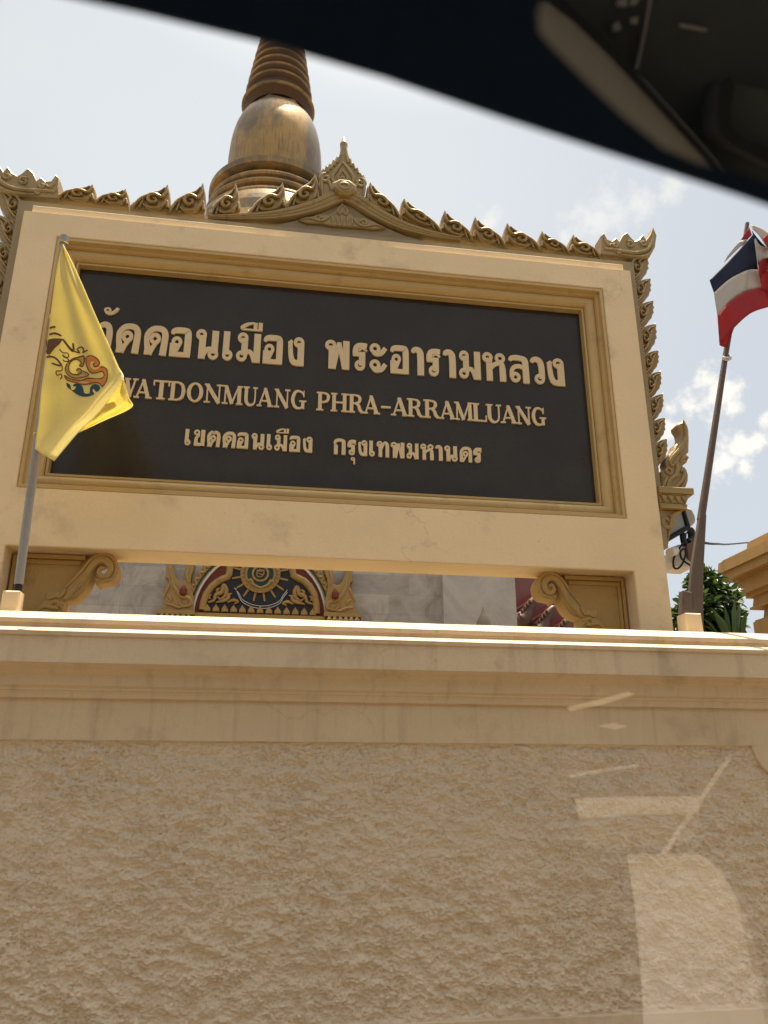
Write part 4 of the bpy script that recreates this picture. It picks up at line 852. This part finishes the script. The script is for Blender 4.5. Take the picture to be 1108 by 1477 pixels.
bm = BM(); prism(bm, [cl6(*q) for q in ((322, 700), (356, 822), (262, 876), (238, 770))], Yl-.02, Yl+.19, .004); obj('glass_face', bm, M['lens'], lamp)
bm = BM()
tube(bm, [at(900+350/4.1, 560+860/4.1, Yl), at(900+352/4.1, 560+900/4.1, Yl), at(900+362/4.1, 560+925/4.1, Yl)], [.022, .018, .02], 8); tube(bm, [at(900+385/4.1, 560+838/4.1, Yl+.03), at(900+398/4.1, 560+852/4.1, Yl+.03), at(900+396/4.1, 560+890/4.1, Yl+.03), at(900+380/4.1, 560+910/4.1, Yl)], [.026, .024, .02, .02], 8); obj('mounting_bracket', bm, M['plastic_dark'], lamp, smooth=40)
jb = thing('junction_box', 'small white box with loops of dark cable below the floodlight', 'electrical box', tuple(at(985, 795, 4.16)))
bm = BM(); prism(bm, [cl6(*q) for q in ((290, 962), (330, 938), (410, 905), (412, 1040), (398, 1066), (300, 1060), (280, 1020))], Yl+.0, Yl+.13, .01); obj('box', bm, M['plastic_white'], jb, smooth=35)
bm = BM(); tube(bm, [at(900+272/4.1, 560+972/4.1, Yl-.07), at(900+310/4.1, 560+958/4.1, Yl), at(900+330/4.1, 560+950/4.1, Yl+.03)], [.026, .026, .026], 12, False); obj('gland', bm, M['plastic_white'], jb, smooth=40)
bm = BM(); prism(bm, [cl6(*q) for q in ((360, 930), (412, 902), (414, 1035), (372, 1010))], Yl-.02, Yl+.0, .003); obj('cover_plate', bm, M['wood'], jb)
bm = BM(); tube(bm, [at(900+x/4.1, 560+y/4.1, Yl-.03) for x, y in ((355, 905), (330, 945), (300, 990), (292, 1035), (300, 1064), (325, 1062), (350, 1030), (365, 980), (358, 950), (335, 965), (338, 1000), (360, 1025), (395, 1048))], .006, 7); obj('cable_loop', bm, M['cable'], jb)
bm = BM(); tube(bm, [Vector(at(1010, 782, 4.25)), at(1035, 784.5, 6.5), at(1075, 783, 9.5), at(1200, 770, 14)], .010, 7)
tag(obj('overhead_cable', bm, M['cable']), 'thin dark cable strung from the sign to the stepped pedestal', 'cable')

# ------------------------------------------------------------------ stepped pedestal on the right
ped = thing('stepped_pedestal', 'ochre stepped stone pedestal rising at the right edge behind the wall', 'pedestal', (6.2, 6, .05))
Yfar = 7.0
pc = lambda x, y: at(900+x/4.1, 560+y/4.1, Yfar)
tiers = [(706, 1405, 1540), (712, 1395, 1406), (742, 1352, 1396), (742, 1330, 1353), (690, 1318, 1331), (700, 1262, 1319), (672, 1240, 1263), (640, 1158, 1241), (620, 1148, 1159), (578, 1098, 1149), (560, 1036, 1099), (574, 1024, 1037), (660, 948, 1025), (735, 900, 949), (756, 868, 901), (733, 838, 869), (742, 828, 839), (798, 785, 829), (850, 716, 790), (822, 708, 720)]
bm = BM(); XC = 6.9; ring_prev = None; secs = []
for x, y0, y1 in tiers:
    a, b = pc(x, y1), pc(x, y0); secs += [(a.x, a.z), (b.x, b.z)]
secs[0] = (secs[0][0], .04)
secs.append((6.0, secs[-1][1]+.02))
R = []
for xl, zz_ in secs:
    h = XC - xl; yc = 5.75; hy = (Yfar-yc) + (at(1037, 812, Yfar).x - xl)
    R.append([bm.verts.new(p) for p in ((xl, yc-hy, zz_), (xl, yc+hy, zz_), (XC+h, yc+hy, zz_), (XC+h, yc-hy, zz_))])
for a, b in zip(R, R[1:]):
    for i in range(4): j = (i+1) % 4; bm.faces.new((a[i], a[j], b[j], b[i]))
bm.faces.new(R[-1]); bmesh.ops.recalc_face_normals(bm, faces=bm.faces)
obj('tiers', bm, M['ped'], ped)

# ------------------------------------------------------------------ plants behind the wall
def leaf_quad(bm, p, d, n, L_, w):
    d = d.normalized(); s = d.cross(n).normalized(); n2 = s.cross(d)
    a = [p, p+d*L_*.35+s*w*.5+n2*L_*.03, p+d*L_*.7+s*w*.42, p+d*L_-n2*L_*.10, p+d*L_*.7-s*w*.42, p+d*L_*.35-s*w*.5+n2*L_*.03]
    bm.faces.new([bm.verts.new(q) for q in a])
shrub = thing('leafy_shrub', 'dense glossy green shrub growing between the wooden pole and the pedestal', 'shrub', (3.0, 5.2, .05))
bm = BM()
cs = [(at(1022, 850, 5.0), .12), (at(1008, 880, 4.9), .13), (at(1038, 872, 5.1), .14), (at(1052, 897, 5.0), .11), (at(990, 886, 4.9), .085), (at(984, 905, 4.9), .08), (at(1028, 905, 5.0), .16), (at(1052, 862, 5.15), .07), (at(1016, 834, 5.0), .06), (at(1000, 845, 5.0), .05), (at(1025, 935, 5.0), .2), (at(975, 925, 4.95), .09), (at(973, 893, 5), .035)]
for c, r in cs:
    for k in range(int(300*r*r/.02)+12):
        q = Vector((random.gauss(0, 1), random.gauss(0, 1), random.gauss(0, 1))).normalized()*r*(random.random()**.4)
        d = (q.normalized()+Vector((random.uniform(-.8, .8), random.uniform(-.8, .8), random.uniform(-.7, .4)))).normalized()
        leaf_quad(bm, c+q, d, Vector((random.uniform(-1, 1), random.uniform(-1, 1), 1.2)).normalized(), random.uniform(.045, .08), random.uniform(.028, .042))
obj('foliage', bm, M['leaf'], shrub)
bm = BM(); b0 = Vector((at(1025, 900, 5).x, 5.0, .05))
for c, r in cs[:8]: tube(bm, [b0+Vector((random.uniform(-.08, .08), random.uniform(-.05, .05), 0)), b0.lerp(c, .5)+Vector((random.uniform(-.1, .1), 0, -.1)), c], [.035, .02, .006], 7)
obj('stem', bm, M['bark'], shrub)
bp = thing('sword_leaf_plant', 'upright plant with long pale green sword leaves in front of the shrub', 'plant', (2.9, 4.75, .05))
bm = BM()
for (x0, y0), (x1, y1), w in (((1052, 930), (1026, 876), .06), ((1058, 930), (1032, 882), .05), ((1060, 930), (1060, 862), .06), ((1064, 930), (1067, 868), .06), ((1050, 930), (1015, 902), .045), ((1070, 930), (1078, 880), .06), ((1056, 930), (1045, 872), .05), ((1046, 930), (1012, 890), .03)):
    a, b = at(x0, y0, 4.72), at(x1, y1, 4.70+random.uniform(-.05, .08)); m_ = a.lerp(b, .55)+Vector((0, 0, .03)); s = (b-a).cross(Vector((0, 1, 0))).normalized(); w *= .62
    vs = [bm.verts.new(q) for q in (a-s*w*.3, a+s*w*.3, m_+s*w*.5, b, m_-s*w*.5)]; bm.faces.new(vs)
    bm.faces.new([bm.verts.new(q+Vector((0, .004, 0))) for q in (a-s*w*.3, m_-s*w*.5, b, m_+s*w*.5, a+s*w*.3)])
obj('leaf_blades', bm, M['blade'], bp)
bm = BM(); q = at(1058, 930, 4.72); tube(bm, [(q.x, 4.72, .05), (q.x, 4.72, q.z*.5), (q.x, 4.72, q.z)], [.05, .045, .05], 8); obj('stem', bm, M['bark'], bp)

# ------------------------------------------------------------------ the temple hall
YH = 12.
hall = thing('temple_hall', 'marble temple hall with gilded arched pediment seen through the gap under the sign', 'temple', (0, 14, .05))
ph = lambda px, py, Y=YH: ax(px, py, Y)
zt = at(400, 640, YH).z
xjoint, xend = at(637, 860, YH).x, at(744, 860, YH-.12).x
bm = BM(); box(bm, -9, xjoint, YH, YH+7, .05, zt); obj('wall', bm, M['marble_block'], hall)
bm = BM(); box(bm, xjoint, xend, YH-.12, YH+6.8, .05, zt); obj('corner_pillar', bm, M['marble_slab'], hall)
c7 = lambda x, y, Y=YH-.1: ax(200+x/3.078, 800+y/3.078, Y)
K = lambda L_, Y=YH-.1: [c7(x, y, Y) for x, y in L_]
def arch(cx, zbase, rx, rz, n=24): return [(cx+rx*math.cos(math.pi*i/n), zbase+rz*math.sin(math.pi*i/n)) for i in range(n+1)]
pe = bpy.data.objects.new('pediment', None); C.objects.link(pe); pe.parent = hall; pe.matrix_parent_inverse = hall.matrix_basis.inverted()
q0 = c7(245, 262); q1 = c7(826, 282); pcx = (q0[0]+q1[0])/2; pz = (q0[1]+q1[1])/2; pr_ = (q1[0]-q0[0])/2
def arch_plate(nm, rx, rz, y0, y1, m, zb=None, hole=None):
    bm = BM(); zb = pz if zb is None else zb
    o = arch(pcx, zb, rx, rz)
    if hole:
        i = arch(pcx, zb, hole[0], hole[1]); n = len(o)
        A, B, A2, B2 = ([bm.verts.new((x, y, z_)) for x, z_ in L_] for L_, y in ((o, y0), (i, y0), (o, y1), (i, y1)))
        for k in range(n-1):
            bm.faces.new((A[k], A[k+1], B[k+1], B[k])); bm.faces.new((A2[k+1], A2[k], A[k], A[k+1])); bm.faces.new((B[k], B[k+1], B2[k+1], B2[k]))
        bmesh.ops.recalc_face_normals(bm, faces=bm.faces)
    else: prism(bm, o, y0, y1)
    return obj(nm, bm, m, pe)
RZ = pr_*1.02
arch_plate('red_arch', pr_*1.0, RZ, YH-.10, YH, M['red'])
arch_plate('white_line', pr_*1.022, RZ*1.026, YH-.14, YH, M['white'], hole=(pr_*.995, RZ*.995))
arch_plate('gilt_band', pr_*1.16, RZ*1.17, YH-.125, YH, M['gilt'], hole=(pr_*1.022, RZ*1.026))
arch_plate('green_line', pr_*1.075, RZ*1.08, YH-.13, YH, M['green'], hole=(pr_*1.045, RZ*1.05))
bm = BM()
tube(bm, [(pcx+pr_*(1.09+.055*(i % 2))*math.cos(math.pi*i/60), YH-.14, pz+RZ*(1.095+.055*(i % 2))*math.sin(math.pi*i/60)) for i in range(1, 60)], .022, 6)
obj('band_carving', bm, M['gilt'], pe)
# trefoil black field with gilt edge
tre = [(290, 250), (295, 215), (308, 180), (330, 148), (356, 126), (382, 112), (402, 104), (408, 92), (412, 60), (420, 20), (440, -25), (480, -60), (545, -75), (610, -60), (655, -20), (672, 25), (676, 66), (682, 98), (700, 108), (728, 122), (752, 145), (772, 178), (782, 220), (784, 268)]
bm = BM(); prism(bm, K(tre), YH-.125, YH-.02); obj('black_field', bm, M['black'], pe)
bm = BM(); tube(bm, [(x, YH-.14, z_) for x, z_ in K([(x-(6 if x < 540 else -6), y-2) for x, y in tre])], .055, 8, False); obj('gilt_edge', bm, M['gilt'], pe, smooth=40)
bm = BM()
a, b = c7(245, 262), c7(826, 284); box(bm, a[0], b[0], YH-.2, YH, a[1]-.09, a[1]+.0)
obj('gilt_sill', bm, M['gilt'], pe)
bm = BM()
for i in range(13):
    x = 305+i*39; y = 243+i*1.6; p = K([(x-16, y+12), (x-14, y-2), (x, y-22), (x+14, y-2), (x+16, y+12)]); prism(bm, p, YH-.175, YH-.125, .012)
obj('leaf_row', bm, M['gilt'], pe)
bm = BM(); q = c7(541, 88)
for r0, r1, y in ((.30, .24, .17), (.235, .20, .155), (.13, .10, .165)): annulus(bm, q, r0, r1, YH-y, YH-.12)
for i in range(16):
    a = 2*math.pi*i/16+.2
    strip(bm, [(q[0]+.30*math.cos(a), q[1]+.30*math.sin(a)), (q[0]+.43*math.cos(a), q[1]+.43*math.sin(a))], [.03, .022], YH-.14, YH-.12, False)
for i in range(26):
    a = 2*math.pi*i/26; tube(bm, [(q[0]+.245*math.cos(a), YH-.18, q[1]+.245*math.sin(a)), (q[0]+.30*math.cos(a), YH-.165, q[1]+.30*math.sin(a))], [.018, .01], 6)
for pts in (((.0, .02), (.05, .05), (.03, -.04), (-.04, -.05), (-.05, .02), (.0, .07)), ((-.03, .0), (.02, -.02), (.06, .0)), ((-.06, .05), (-.02, .03), (.03, .06))):
    tube(bm, [(q[0]+x, YH-.168, q[1]+z_) for x, z_ in pts], .010, 6)
tube(bm, [(c7(*p)[0], YH-.16, c7(*p)[1]) for p in ((485, 120), (500, 118), (510, 136), (541, 150), (575, 138), (586, 122), (604, 126))], [.02, .03, .025, .02, .025, .03, .02], 7)
obj('medallion', bm, M['gilt'], pe, smooth=40)
bm = BM(); annulus(bm, q, .20, .13, YH-.145, YH-.12); annulus(bm, q, .095, .002, YH-.15, YH-.12); obj('medallion_ground', bm, M['green'], pe)
for sgn in (1, -1):
    bm = BM()
    for pts, w in ((((310, 215), (335, 205), (345, 180), (370, 170), (378, 140), (390, 160), (385, 185), (365, 200), (350, 190)), .03), (((345, 215), (385, 205), (400, 190), (392, 170)), .025), (((355, 178), (350, 160), (366, 150)), .02), (((320, 200), (312, 190), (325, 180)), .018), (((395, 215), (420, 205), (440, 212), (425, 222)), .022), (((405, 200), (402, 182), (416, 176)), .018)):
        pts = [(x if sgn > 0 else 1082-x, y+(0 if sgn > 0 else 8)) for x, y in pts]
        tube(bm, [(c7(*p)[0], YH-.15, c7(*p)[1]) for p in pts], [w*.5, w*1.2, w*1.1, w*.4], 7)
    obj('flame_carving', bm, M['gilt'], pe, smooth=40)
bm = BM()
strip(bm, K([(428, 152), (445, 180), (462, 208), (500, 228), (541, 236), (585, 232), (625, 214), (642, 188), (660, 165)]), [.05, .05, .04, .04, .04, .04, .04, .05, .05], YH-.15, YH-.13)
obj('ribbon', bm, M['black'], pe)
bm = BM()
for d in (-5, 6): strip(bm, K([(428+d*.6, 152+d*.3), (445, 180+d), (462, 208+d), (500, 228+d), (541, 236+d), (585, 232+d), (625, 214+d), (642, 188+d), (660, 165+d)]), .008, YH-.154, YH-.15)
obj('ribbon_edge', bm, M['white'], pe)
# naga acroteria at both feet of the arch
for sgn in (1, -1):
    fx = (lambda x, y: (x, y)) if sgn > 0 else (lambda x, y: (1071-x, y+16))
    KK = lambda L_: [c7(*fx(*p)) for p in L_]
    bm = BM(); prism(bm, KK([(100, 270), (104, 236), (120, 214), (118, 180), (124, 150), (138, 130), (134, 112), (120, 106), (130, 84), (122, 66), (132, 44), (150, 40), (156, 70), (164, 100), (176, 120), (190, 128), (206, 120), (204, 92), (210, 66), (226, 48), (250, 45), (246, 70), (236, 96), (232, 128), (236, 160), (246, 190), (246, 236), (245, 268)]), YH-.19, YH-.0, .006)
    for pts, w in ((((140, 60), (150, 110), (160, 150), (190, 190), (225, 200), (235, 225), (205, 235), (185, 220), (195, 205)), .035), (((120, 225), (150, 228), (180, 240), (220, 232)), .03), (((130, 190), (145, 200), (150, 215)), .025), (((225, 60), (215, 100), (225, 130)), .03), (((110, 205), (130, 160), (140, 140)), .025)):
        tube(bm, [(p[0], YH-.19, p[1]) for p in KK(pts)], [w*.5, w, w, w*.5], 7)
    bmesh.ops.recalc_face_normals(bm, faces=bm.faces); obj('naga_acroterion', bm, M['gilt'], pe, smooth=40)
    bm = BM(); p = KK([(202, 172)])[0]; tube(bm, [(p[0], YH-.25, p[1]-.05), (p[0], YH-.25, p[1]+.02), (p[0], YH-.22, p[1]+.09)], [.05, .055, .015], 10); obj('red_bud', bm, M['red'], pe, smooth=40)
    bm = BM(); a, b = KK([(90, 268), (246, 268)]); x0, x1 = min(a[0], b[0]), max(a[0], b[0]); box(bm, x0, x1, YH-.24, YH, a[1]-.16, a[1]); obj('acroterion_base', bm, M['green'], pe)
    bm = BM(); box(bm, x0-.02, x1+.02, YH-.26, YH, a[1]-.01, a[1]+.05)
    for i in range(6): xx = x0+.06+i*(x1-x0-.12)/5; tube(bm, [(xx, YH-.25, a[1]-.14), (xx, YH-.27, a[1]-.07), (xx, YH-.25, a[1]-.01)], [.015, .05, .015], 6)
    obj('base_carving', bm, M['gilt'], pe)
# doorway wall below the pediment
bm = BM(); a = c7(245, 262); b = c7(826, 282); box(bm, a[0]+.25, b[0]-.25, YH-.06, YH+.0, .05, pz-.12); obj('door', bm, M['red'], hall)

# ------------------------------------------------------------------ red-roofed pavilion to the right of the hall
YR = 17.
rf = thing('red_roofed_pavilion', 'temple pavilion with steep red tiled roof and striped bargeboards behind the right bracket', 'temple', (7, YR, .05))
cr = lambda x, y, Y=YR: at(700+x/4.262, 780+y/4.262, Y)
bm = BM(); A = [cr(150, 560, YR+.3), cr(150, 150, YR+.3), cr(700, 150, YR+.3), cr(700, 560, YR+.3)]
prism(bm, [(p.x, p.z) for p in A], YR+.3, YR+2); obj('roof', bm, M['roof_red'], rf)
bm = BM(); box(bm, cr(150, 600).x, cr(700, 600).x, YR+.35, YR+2, .05, cr(150, 555).z); obj('wall', bm, M['white'], rf)
for k in range(3):
    o_ = Vector((105, 62))*k
    L0, L1 = Vector((150, 428))+o_-Vector((40, -22)), Vector((310, 332))+o_
    for d, m_, w, nm in ((0, 'roof_trim', .10, 'bargeboard'), (17, 'pink', .07, 'pale_band'), (30, 'roof_trim', .05, 'red_band')):
        bm = BM(); a = cr(*(L0+Vector((0, d-8)))); b = cr(*(L1+Vector((0, d-8))))
        strip(bm, [(a.x, a.z), (b.x, b.z)], w, YR-.05*k+.01*d/17, YR+.32, False); bmesh.ops.recalc_face_normals(bm, faces=bm.faces); obj(nm, bm, M[m_], rf)
    bm = BM()
    pts = [Vector(q)+o_ for q in ((196, 505), (222, 490), (246, 462), (262, 425), (282, 385), (310, 352), (335, 345))]
    tube(bm, [cr(p.x, p.y, YR-.25) for p in pts], [.17, .2, .17, .12, .10, .07, .02], 10)
    for i in range(7):
        p = pts[0].lerp(pts[4], i/6)+Vector((-14+i*1.5, -8)); tube(bm, [cr(p.x, p.y, YR-.35), cr(p.x-8, p.y-14, YR-.38)], [.05, .01], 6)
    obj('naga_finial', bm, M['naga_brown'], rf, smooth=40)
# dark spire tip standing in front of the marble corner
bm = BM(); p = at(697, 879, 11.2); base = at(697, 896, 11.2)
lathe(bm, [(.14, .05), (.14, base.z-.9), (.20, base.z-.8), (.10, base.z-.72), (.16, base.z-.3), (.105, base.z+.0), (.05, base.z+.09), (.006, p.z+.03)], (p.x, 11.2), 16)
tag(obj('stone_spire', bm, M['spire'], smooth=40), 'dark pointed stone tip just showing over the ledge before pale marble', 'spire')

# ------------------------------------------------------------------ the gold chedi
YC = 24.
chedi = thing('gold_chedi', 'tall weathered gold bell shaped chedi rising behind the sign', 'stupa', (at(397, 240, YC).x, YC, .05))
fwd = Vector((math.sin(YAW)*math.cos(PITCH), math.cos(YAW)*math.cos(PITCH), math.sin(PITCH)))
def cpt(hw, cy):                                 # half width in pixels at crop row cy -> radius and height on the axis
    py = 40 + cy/5.036; px = 396 + (240-py)*.0555
    p = at(px, py, YC); dep = (p-eye).dot(fwd); return hw*dep/FPX, p.z
cen = (chedi.location.x, YC)
prof = [(150, 2300), (150, 1900), (140, 1880), (132, 1760), (126, 1740), (122, 1660), (116, 1640), (113, 1600), (108, 1585), (104, 1540), (99, 1530), (100, 1512), (99, 1500), (93, 1492), (90, 1462), (94, 1452), (95.5, 1440), (95, 1428), (89, 1420), (86, 1395), (90, 1385), (91, 1372), (90, 1362), (82, 1355), (80, 1325), (88, 1312), (91, 1306), (91, 1268), (88, 1262), (60, 1255)]
bm = BM(); pp = [cpt(*q) for q in prof]; pp[0] = (pp[0][0], .05); lathe(bm, pp, cen, 64); obj('base', bm, M['gold'], chedi, smooth=30)
bell = [(67, 1275), (67, 1180), (67, 1080), (66.5, 1000), (65, 920), (62.5, 850), (59, 790), (55, 745), (51, 715), (47, 695)]
bm = BM(); lathe(bm, [cpt(*q) for q in bell], cen, 64); obj('bell', bm, M['gold'], chedi, smooth=30)
bm = BM(); lathe(bm, [cpt(*q) for q in ((48, 745), (48, 690), (46, 670), (40, 662))], cen, 8, .5); obj('harmika', bm, M['gold'], chedi)
bm = BM(); rings = []
ys = [640, 600, 505, 440, 378, 318, 255, 200, 150, 100, 52, 8, -35, -76, -115, -152]
hw = [44, 50, 45, 42.5, 40, 37.5, 35, 32.5, 30, 27.6, 25.2, 23, 20.6, 18.4, 16.2, 14]
pf = [(43, 655), (44.5, 640), (48, 620), (49.5, 604), (49.2, 588), (47, 575), (43, 565)]
for i in range(2, len(ys)):
    y0 = ys[i]; d = (ys[i-1]-ys[i]) if i > 2 else 62
    pf += [(hw[i]-2.6, y0+d*.42), (hw[i]-.6, y0+d*.30), (hw[i]+.9, y0+d*.12), (hw[i]+.9, y0-d*.06), (hw[i]-.4, y0-d*.16), (hw[i]-3.0, y0-d*.24)]
pf += [(9, -190), (6, -300), (1, -420)]
lathe(bm, [cpt(*q) for q in pf], cen, 56); spire = obj('ringed_spire', bm, M['gold_dark'], chedi, smooth=30)
for i in range(1, len(ys)):
    y0 = ys[i]; r, z_ = cpt(hw[i]+1.0, y0-2 if i > 1 else y0+2); bm = BM(); k = .045
    lathe(bm, [(r-.10, z_-k*1.4), (r-.01, z_-k*1.2), (r+.035, z_-k*.3), (r+.035, z_+k*.5), (r-.01, z_+k*1.2), (r-.10, z_+k*1.3)], cen, 56)
    obj('ring', bm, M['gold'], spire, smooth=50)

# ------------------------------------------------------------------ the car the view is taken from: dark header and pillar over the window
car = thing('car', 'dark car interior edge with tan pillar trim across the top of the view', 'car', (.2, .3, EYE+.25))
CN = view_dir(650, 160).normalized()
def cpl(px, py, D): d = view_dir(px, py); return eye + d*(D/d.dot(CN))   # points of the tilted plane the header lies in
def slab(nm, pts, D, m, thick=.02, D2=None):
    bm = BM(); n = len(pts); f = [bm.verts.new(cpl(*p, D if D2 is None else D+(D2-D)*(p[0]/1108))) for p in pts]
    nrm = view_dir(554, 200).normalized(); b = [bm.verts.new(v_.co+nrm*thick) for v_ in f]
    fs = [bm.faces.new(f)]; fs.append(bm.faces.new(b[::-1]))
    for i in range(n): j = (i+1) % n; bm.faces.new((f[j], f[i], b[i], b[j]))
    for q in fs[:2]: q.normal_update()
    bmesh.ops.triangulate(bm, faces=fs[:2], ngon_method='EAR_CLIP'); bmesh.ops.recalc_face_normals(bm, faces=bm.faces)
    return obj(nm, bm, m, car)
hd = [(-260, -102), (-60, -44), (120, -3), (185, 11), (380, 58), (554, 109), (730, 169), (904, 226), (1054, 275), (1108, 293), (1300, 360), (1300, 330), (1108, 262), (1064, 246), (1010, 236), (958, 214), (900, 168), (850, 121), (800, 71), (778, 46), (776, 16), (786, -4), (800, -400), (-260, -400)]
slab('header', hd, .25, M['car_roof'], .012)
slab('pillar_trim', [(780, 4), (790, 2), (830, 30), (880, 78), (940, 142), (1000, 208), (1040, 252), (1018, 254), (965, 236), (900, 196), (850, 152), (800, 102), (740, 58), (740, -20)], .62, M['car_tan'], .02)
slab('seal', [(790, 0), (810, -4), (860, 42), (930, 118), (1000, 196), (1046, 250), (1060, 268), (1050, 264), (1040, 252), (1000, 208), (940, 142), (880, 78), (830, 30)], .615, M['car_black'], .02)
slab('roof_lining', [(690, -60), (720, 20), (800, 40), (862, 60), (932, 116), (1002, 194), (1050, 250), (1062, 268), (1108, 286), (1300, 360), (1300, -200), (700, -200)], .64, M['car_grey'], .02)
slab('grab_handle', [(1040, 118), (1052, 112), (1060, 122), (1054, 160), (1056, 184), (1072, 198), (1108, 212), (1200, 250), (1200, 275), (1100, 232), (1060, 212), (1038, 192), (1034, 160)], .60, M['car_black'], .03)
slab('visor_panel', [(1060, 122), (1108, 130), (1200, 150), (1200, 250), (1108, 212), (1072, 198), (1056, 184), (1054, 160)], .61, M['car_grey'], .02)

# a corner of the window glass that mirrors pale unseen shapes added in the cabin behind the viewer
Pn = view_dir(985, 1290).normalized(); P0 = eye + Pn*.5
def glass_pt(px, py): d = view_dir(px, py); return eye + d*((P0-eye).dot(Pn)/d.dot(Pn))
gm = bpy.data.materials.new('window_glass'); gm.use_nodes = True
nt = gm.node_tree; nt.nodes.remove(nt.nodes['Principled BSDF'])
tr, gl, ad = nt.nodes.new('ShaderNodeBsdfTransparent'), nt.nodes.new('ShaderNodeBsdfGlossy'), nt.nodes.new('ShaderNodeAddShader')
gl.inputs['Color'].default_value = (.95, .95, .95, 1); gl.inputs['Roughness'].default_value = .02
nt.links.new(tr.outputs[0], ad.inputs[0]); nt.links.new(gl.outputs[0], ad.inputs[1]); nt.links.new(ad.outputs[0], nt.nodes['Material Output'].inputs[0])
bm = BM(); vs = [bm.verts.new(glass_pt(*p)) for p in ((812, 1098), (812, 1012), (880, 990), (925, 992), (930, 1088), (1040, 1080), (1066, 1088), (1030, 1215), (1075, 1290), (1125, 1450), (1140, 1500), (918, 1500), (893, 1240), (818, 1235))]
f_ = bm.faces.new(vs); f_.normal_update(); bmesh.ops.triangulate(bm, faces=[f_], ngon_method='EAR_CLIP')
obj('window_pane', bm, gm, car)
def mirrored(px, py, D):                         # where a thing lies whose mirror image is seen at this point, D away
    d = view_dir(px, py); v_ = eye + d*(D/d.dot(Pn)); return v_ - Pn*2*((v_-P0).dot(Pn))
def cabin(nm, pts, D, m, thick=.015, sm=False):
    P = catmull([Vector(p) for p in pts], 5, True) if sm else [Vector(p) for p in pts]
    bm = BM(); f = [bm.verts.new(mirrored(p[0], p[1], D)) for p in P]; b = [bm.verts.new(v_.co - Pn*thick) for v_ in f]; n = len(P)
    fs = [bm.faces.new(f), bm.faces.new(b[::-1])]
    for i in range(n): j = (i+1) % n; bm.faces.new((f[j], f[i], b[i], b[j]))
    for q in fs: q.normal_update()
    bmesh.ops.triangulate(bm, faces=fs, ngon_method='EAR_CLIP'); bmesh.ops.recalc_face_normals(bm, faces=bm.faces)
    return obj(nm, bm, m, car)
M['dim_band'] = mat('dim_band_grey', (.17, .155, .13), .8)
M['seat_fabric'] = mat('pale_seat_cover', (.82, .80, .76), .9, dirt=(.30, .26, .21), dirt_scale=9, dirt_amt=.8, var=.2)
cabin('seat_back', [(905, 1232), (930, 1231), (958, 1234), (985, 1231), (1012, 1234), (1040, 1256), (1064, 1298), (1082, 1360), (1096, 1420), (1120, 1500), (1135, 1560), (932, 1560), (926, 1420), (916, 1310)], 1.25, M['seat_fabric'])
cabin('paper_sheet', [(830, 1152), (920, 1149), (1012, 1149), (1008, 1170), (835, 1180)], 1.2, M['white'])
cabin('dim_band_slab', [(834, 1178), (1008, 1168), (1006, 1205), (960, 1225), (846, 1218)], 1.22, M['dim_band'])  # made-up dim slab giving the faded lower part of the reflection
cabin('seat_belt', [(1049, 1091), (1055, 1093), (960, 1233), (952, 1233)], 1.15, M['white'], .004)
cabin('streak_strip', [(821, 1117), (870, 1109), (921, 1102), (921, 1105), (870, 1113), (822, 1121)], 1.15, M['white'], .004)  # unseen strip added to mirror as a thin streak
cabin('cabin_lining', [(300, 700), (1700, 700), (1700, 2100), (300, 2100)], 1.6, M['car_roof'])  # unseen dark panel added so the glass mirrors no sky

cabin('seat_seam', [(1066, 1300), (1076, 1318), (1098, 1400), (1112, 1470), (1104, 1472), (1088, 1405), (1070, 1330)], 1.22, M['car_tan'], .004)
cabin('glint_chip', [(864, 1047), (884, 1043), (904, 1047), (888, 1051)], 1.1, M['white'], .004)  # unseen chip added to mirror as a small bright glint
cabin('glint_strip', [(818, 1020), (862, 1010), (905, 998), (914, 1001), (870, 1015), (822, 1025)], 1.1, M['seat_fabric'], .004)  # unseen strip added to mirror as a long pale glint
bm = BM(); box(bm, -1.6, 1.7, .34, .44, .32, 1.14); obj('door_panel', bm, M['car_black'], car)
bm = BM(); box(bm, -1.6, 1.7, -1.3, .10, 1.66, 1.70); obj('roof', bm, M['car_black'], car)
# ------------------------------------------------------------------ unseen shophouse row added to cut low sky light; sign panel and gilding mirror it
row = thing('shophouse', 'long weathered beige shophouse added unseen across the street to cut low sky light', 'building', (0, -13, .0))
bm = BM(); box(bm, -45, 50, -20, -12, -.1, 7.4); obj('wall', bm, M['shop'], row)
bm = BM(); box(bm, -45.2, 50.2, -20.2, -11.4, 7.4, 7.75); obj('parapet', bm, M['concrete'], row)
for i in range(24):
    x = -44 + i*4
    for z0, z1, nm, m_ in ((.1, 3.0, 'shutter', 'plastic_grey'), (4.1, 6.0, 'window', 'plastic_dark')):
        bm = BM(); box(bm, x+.4, x+3.4, -12.02, -11.94, z0, z1); obj(nm, bm, M[m_], row)

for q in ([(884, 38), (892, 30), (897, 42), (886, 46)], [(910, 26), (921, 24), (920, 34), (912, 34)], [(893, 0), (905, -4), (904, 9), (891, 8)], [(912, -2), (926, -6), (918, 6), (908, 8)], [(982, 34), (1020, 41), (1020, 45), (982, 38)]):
    slab('pale_glint', q, .632, M['car_tan'], .006)  # pale slabs standing in for glints reflected in the glass
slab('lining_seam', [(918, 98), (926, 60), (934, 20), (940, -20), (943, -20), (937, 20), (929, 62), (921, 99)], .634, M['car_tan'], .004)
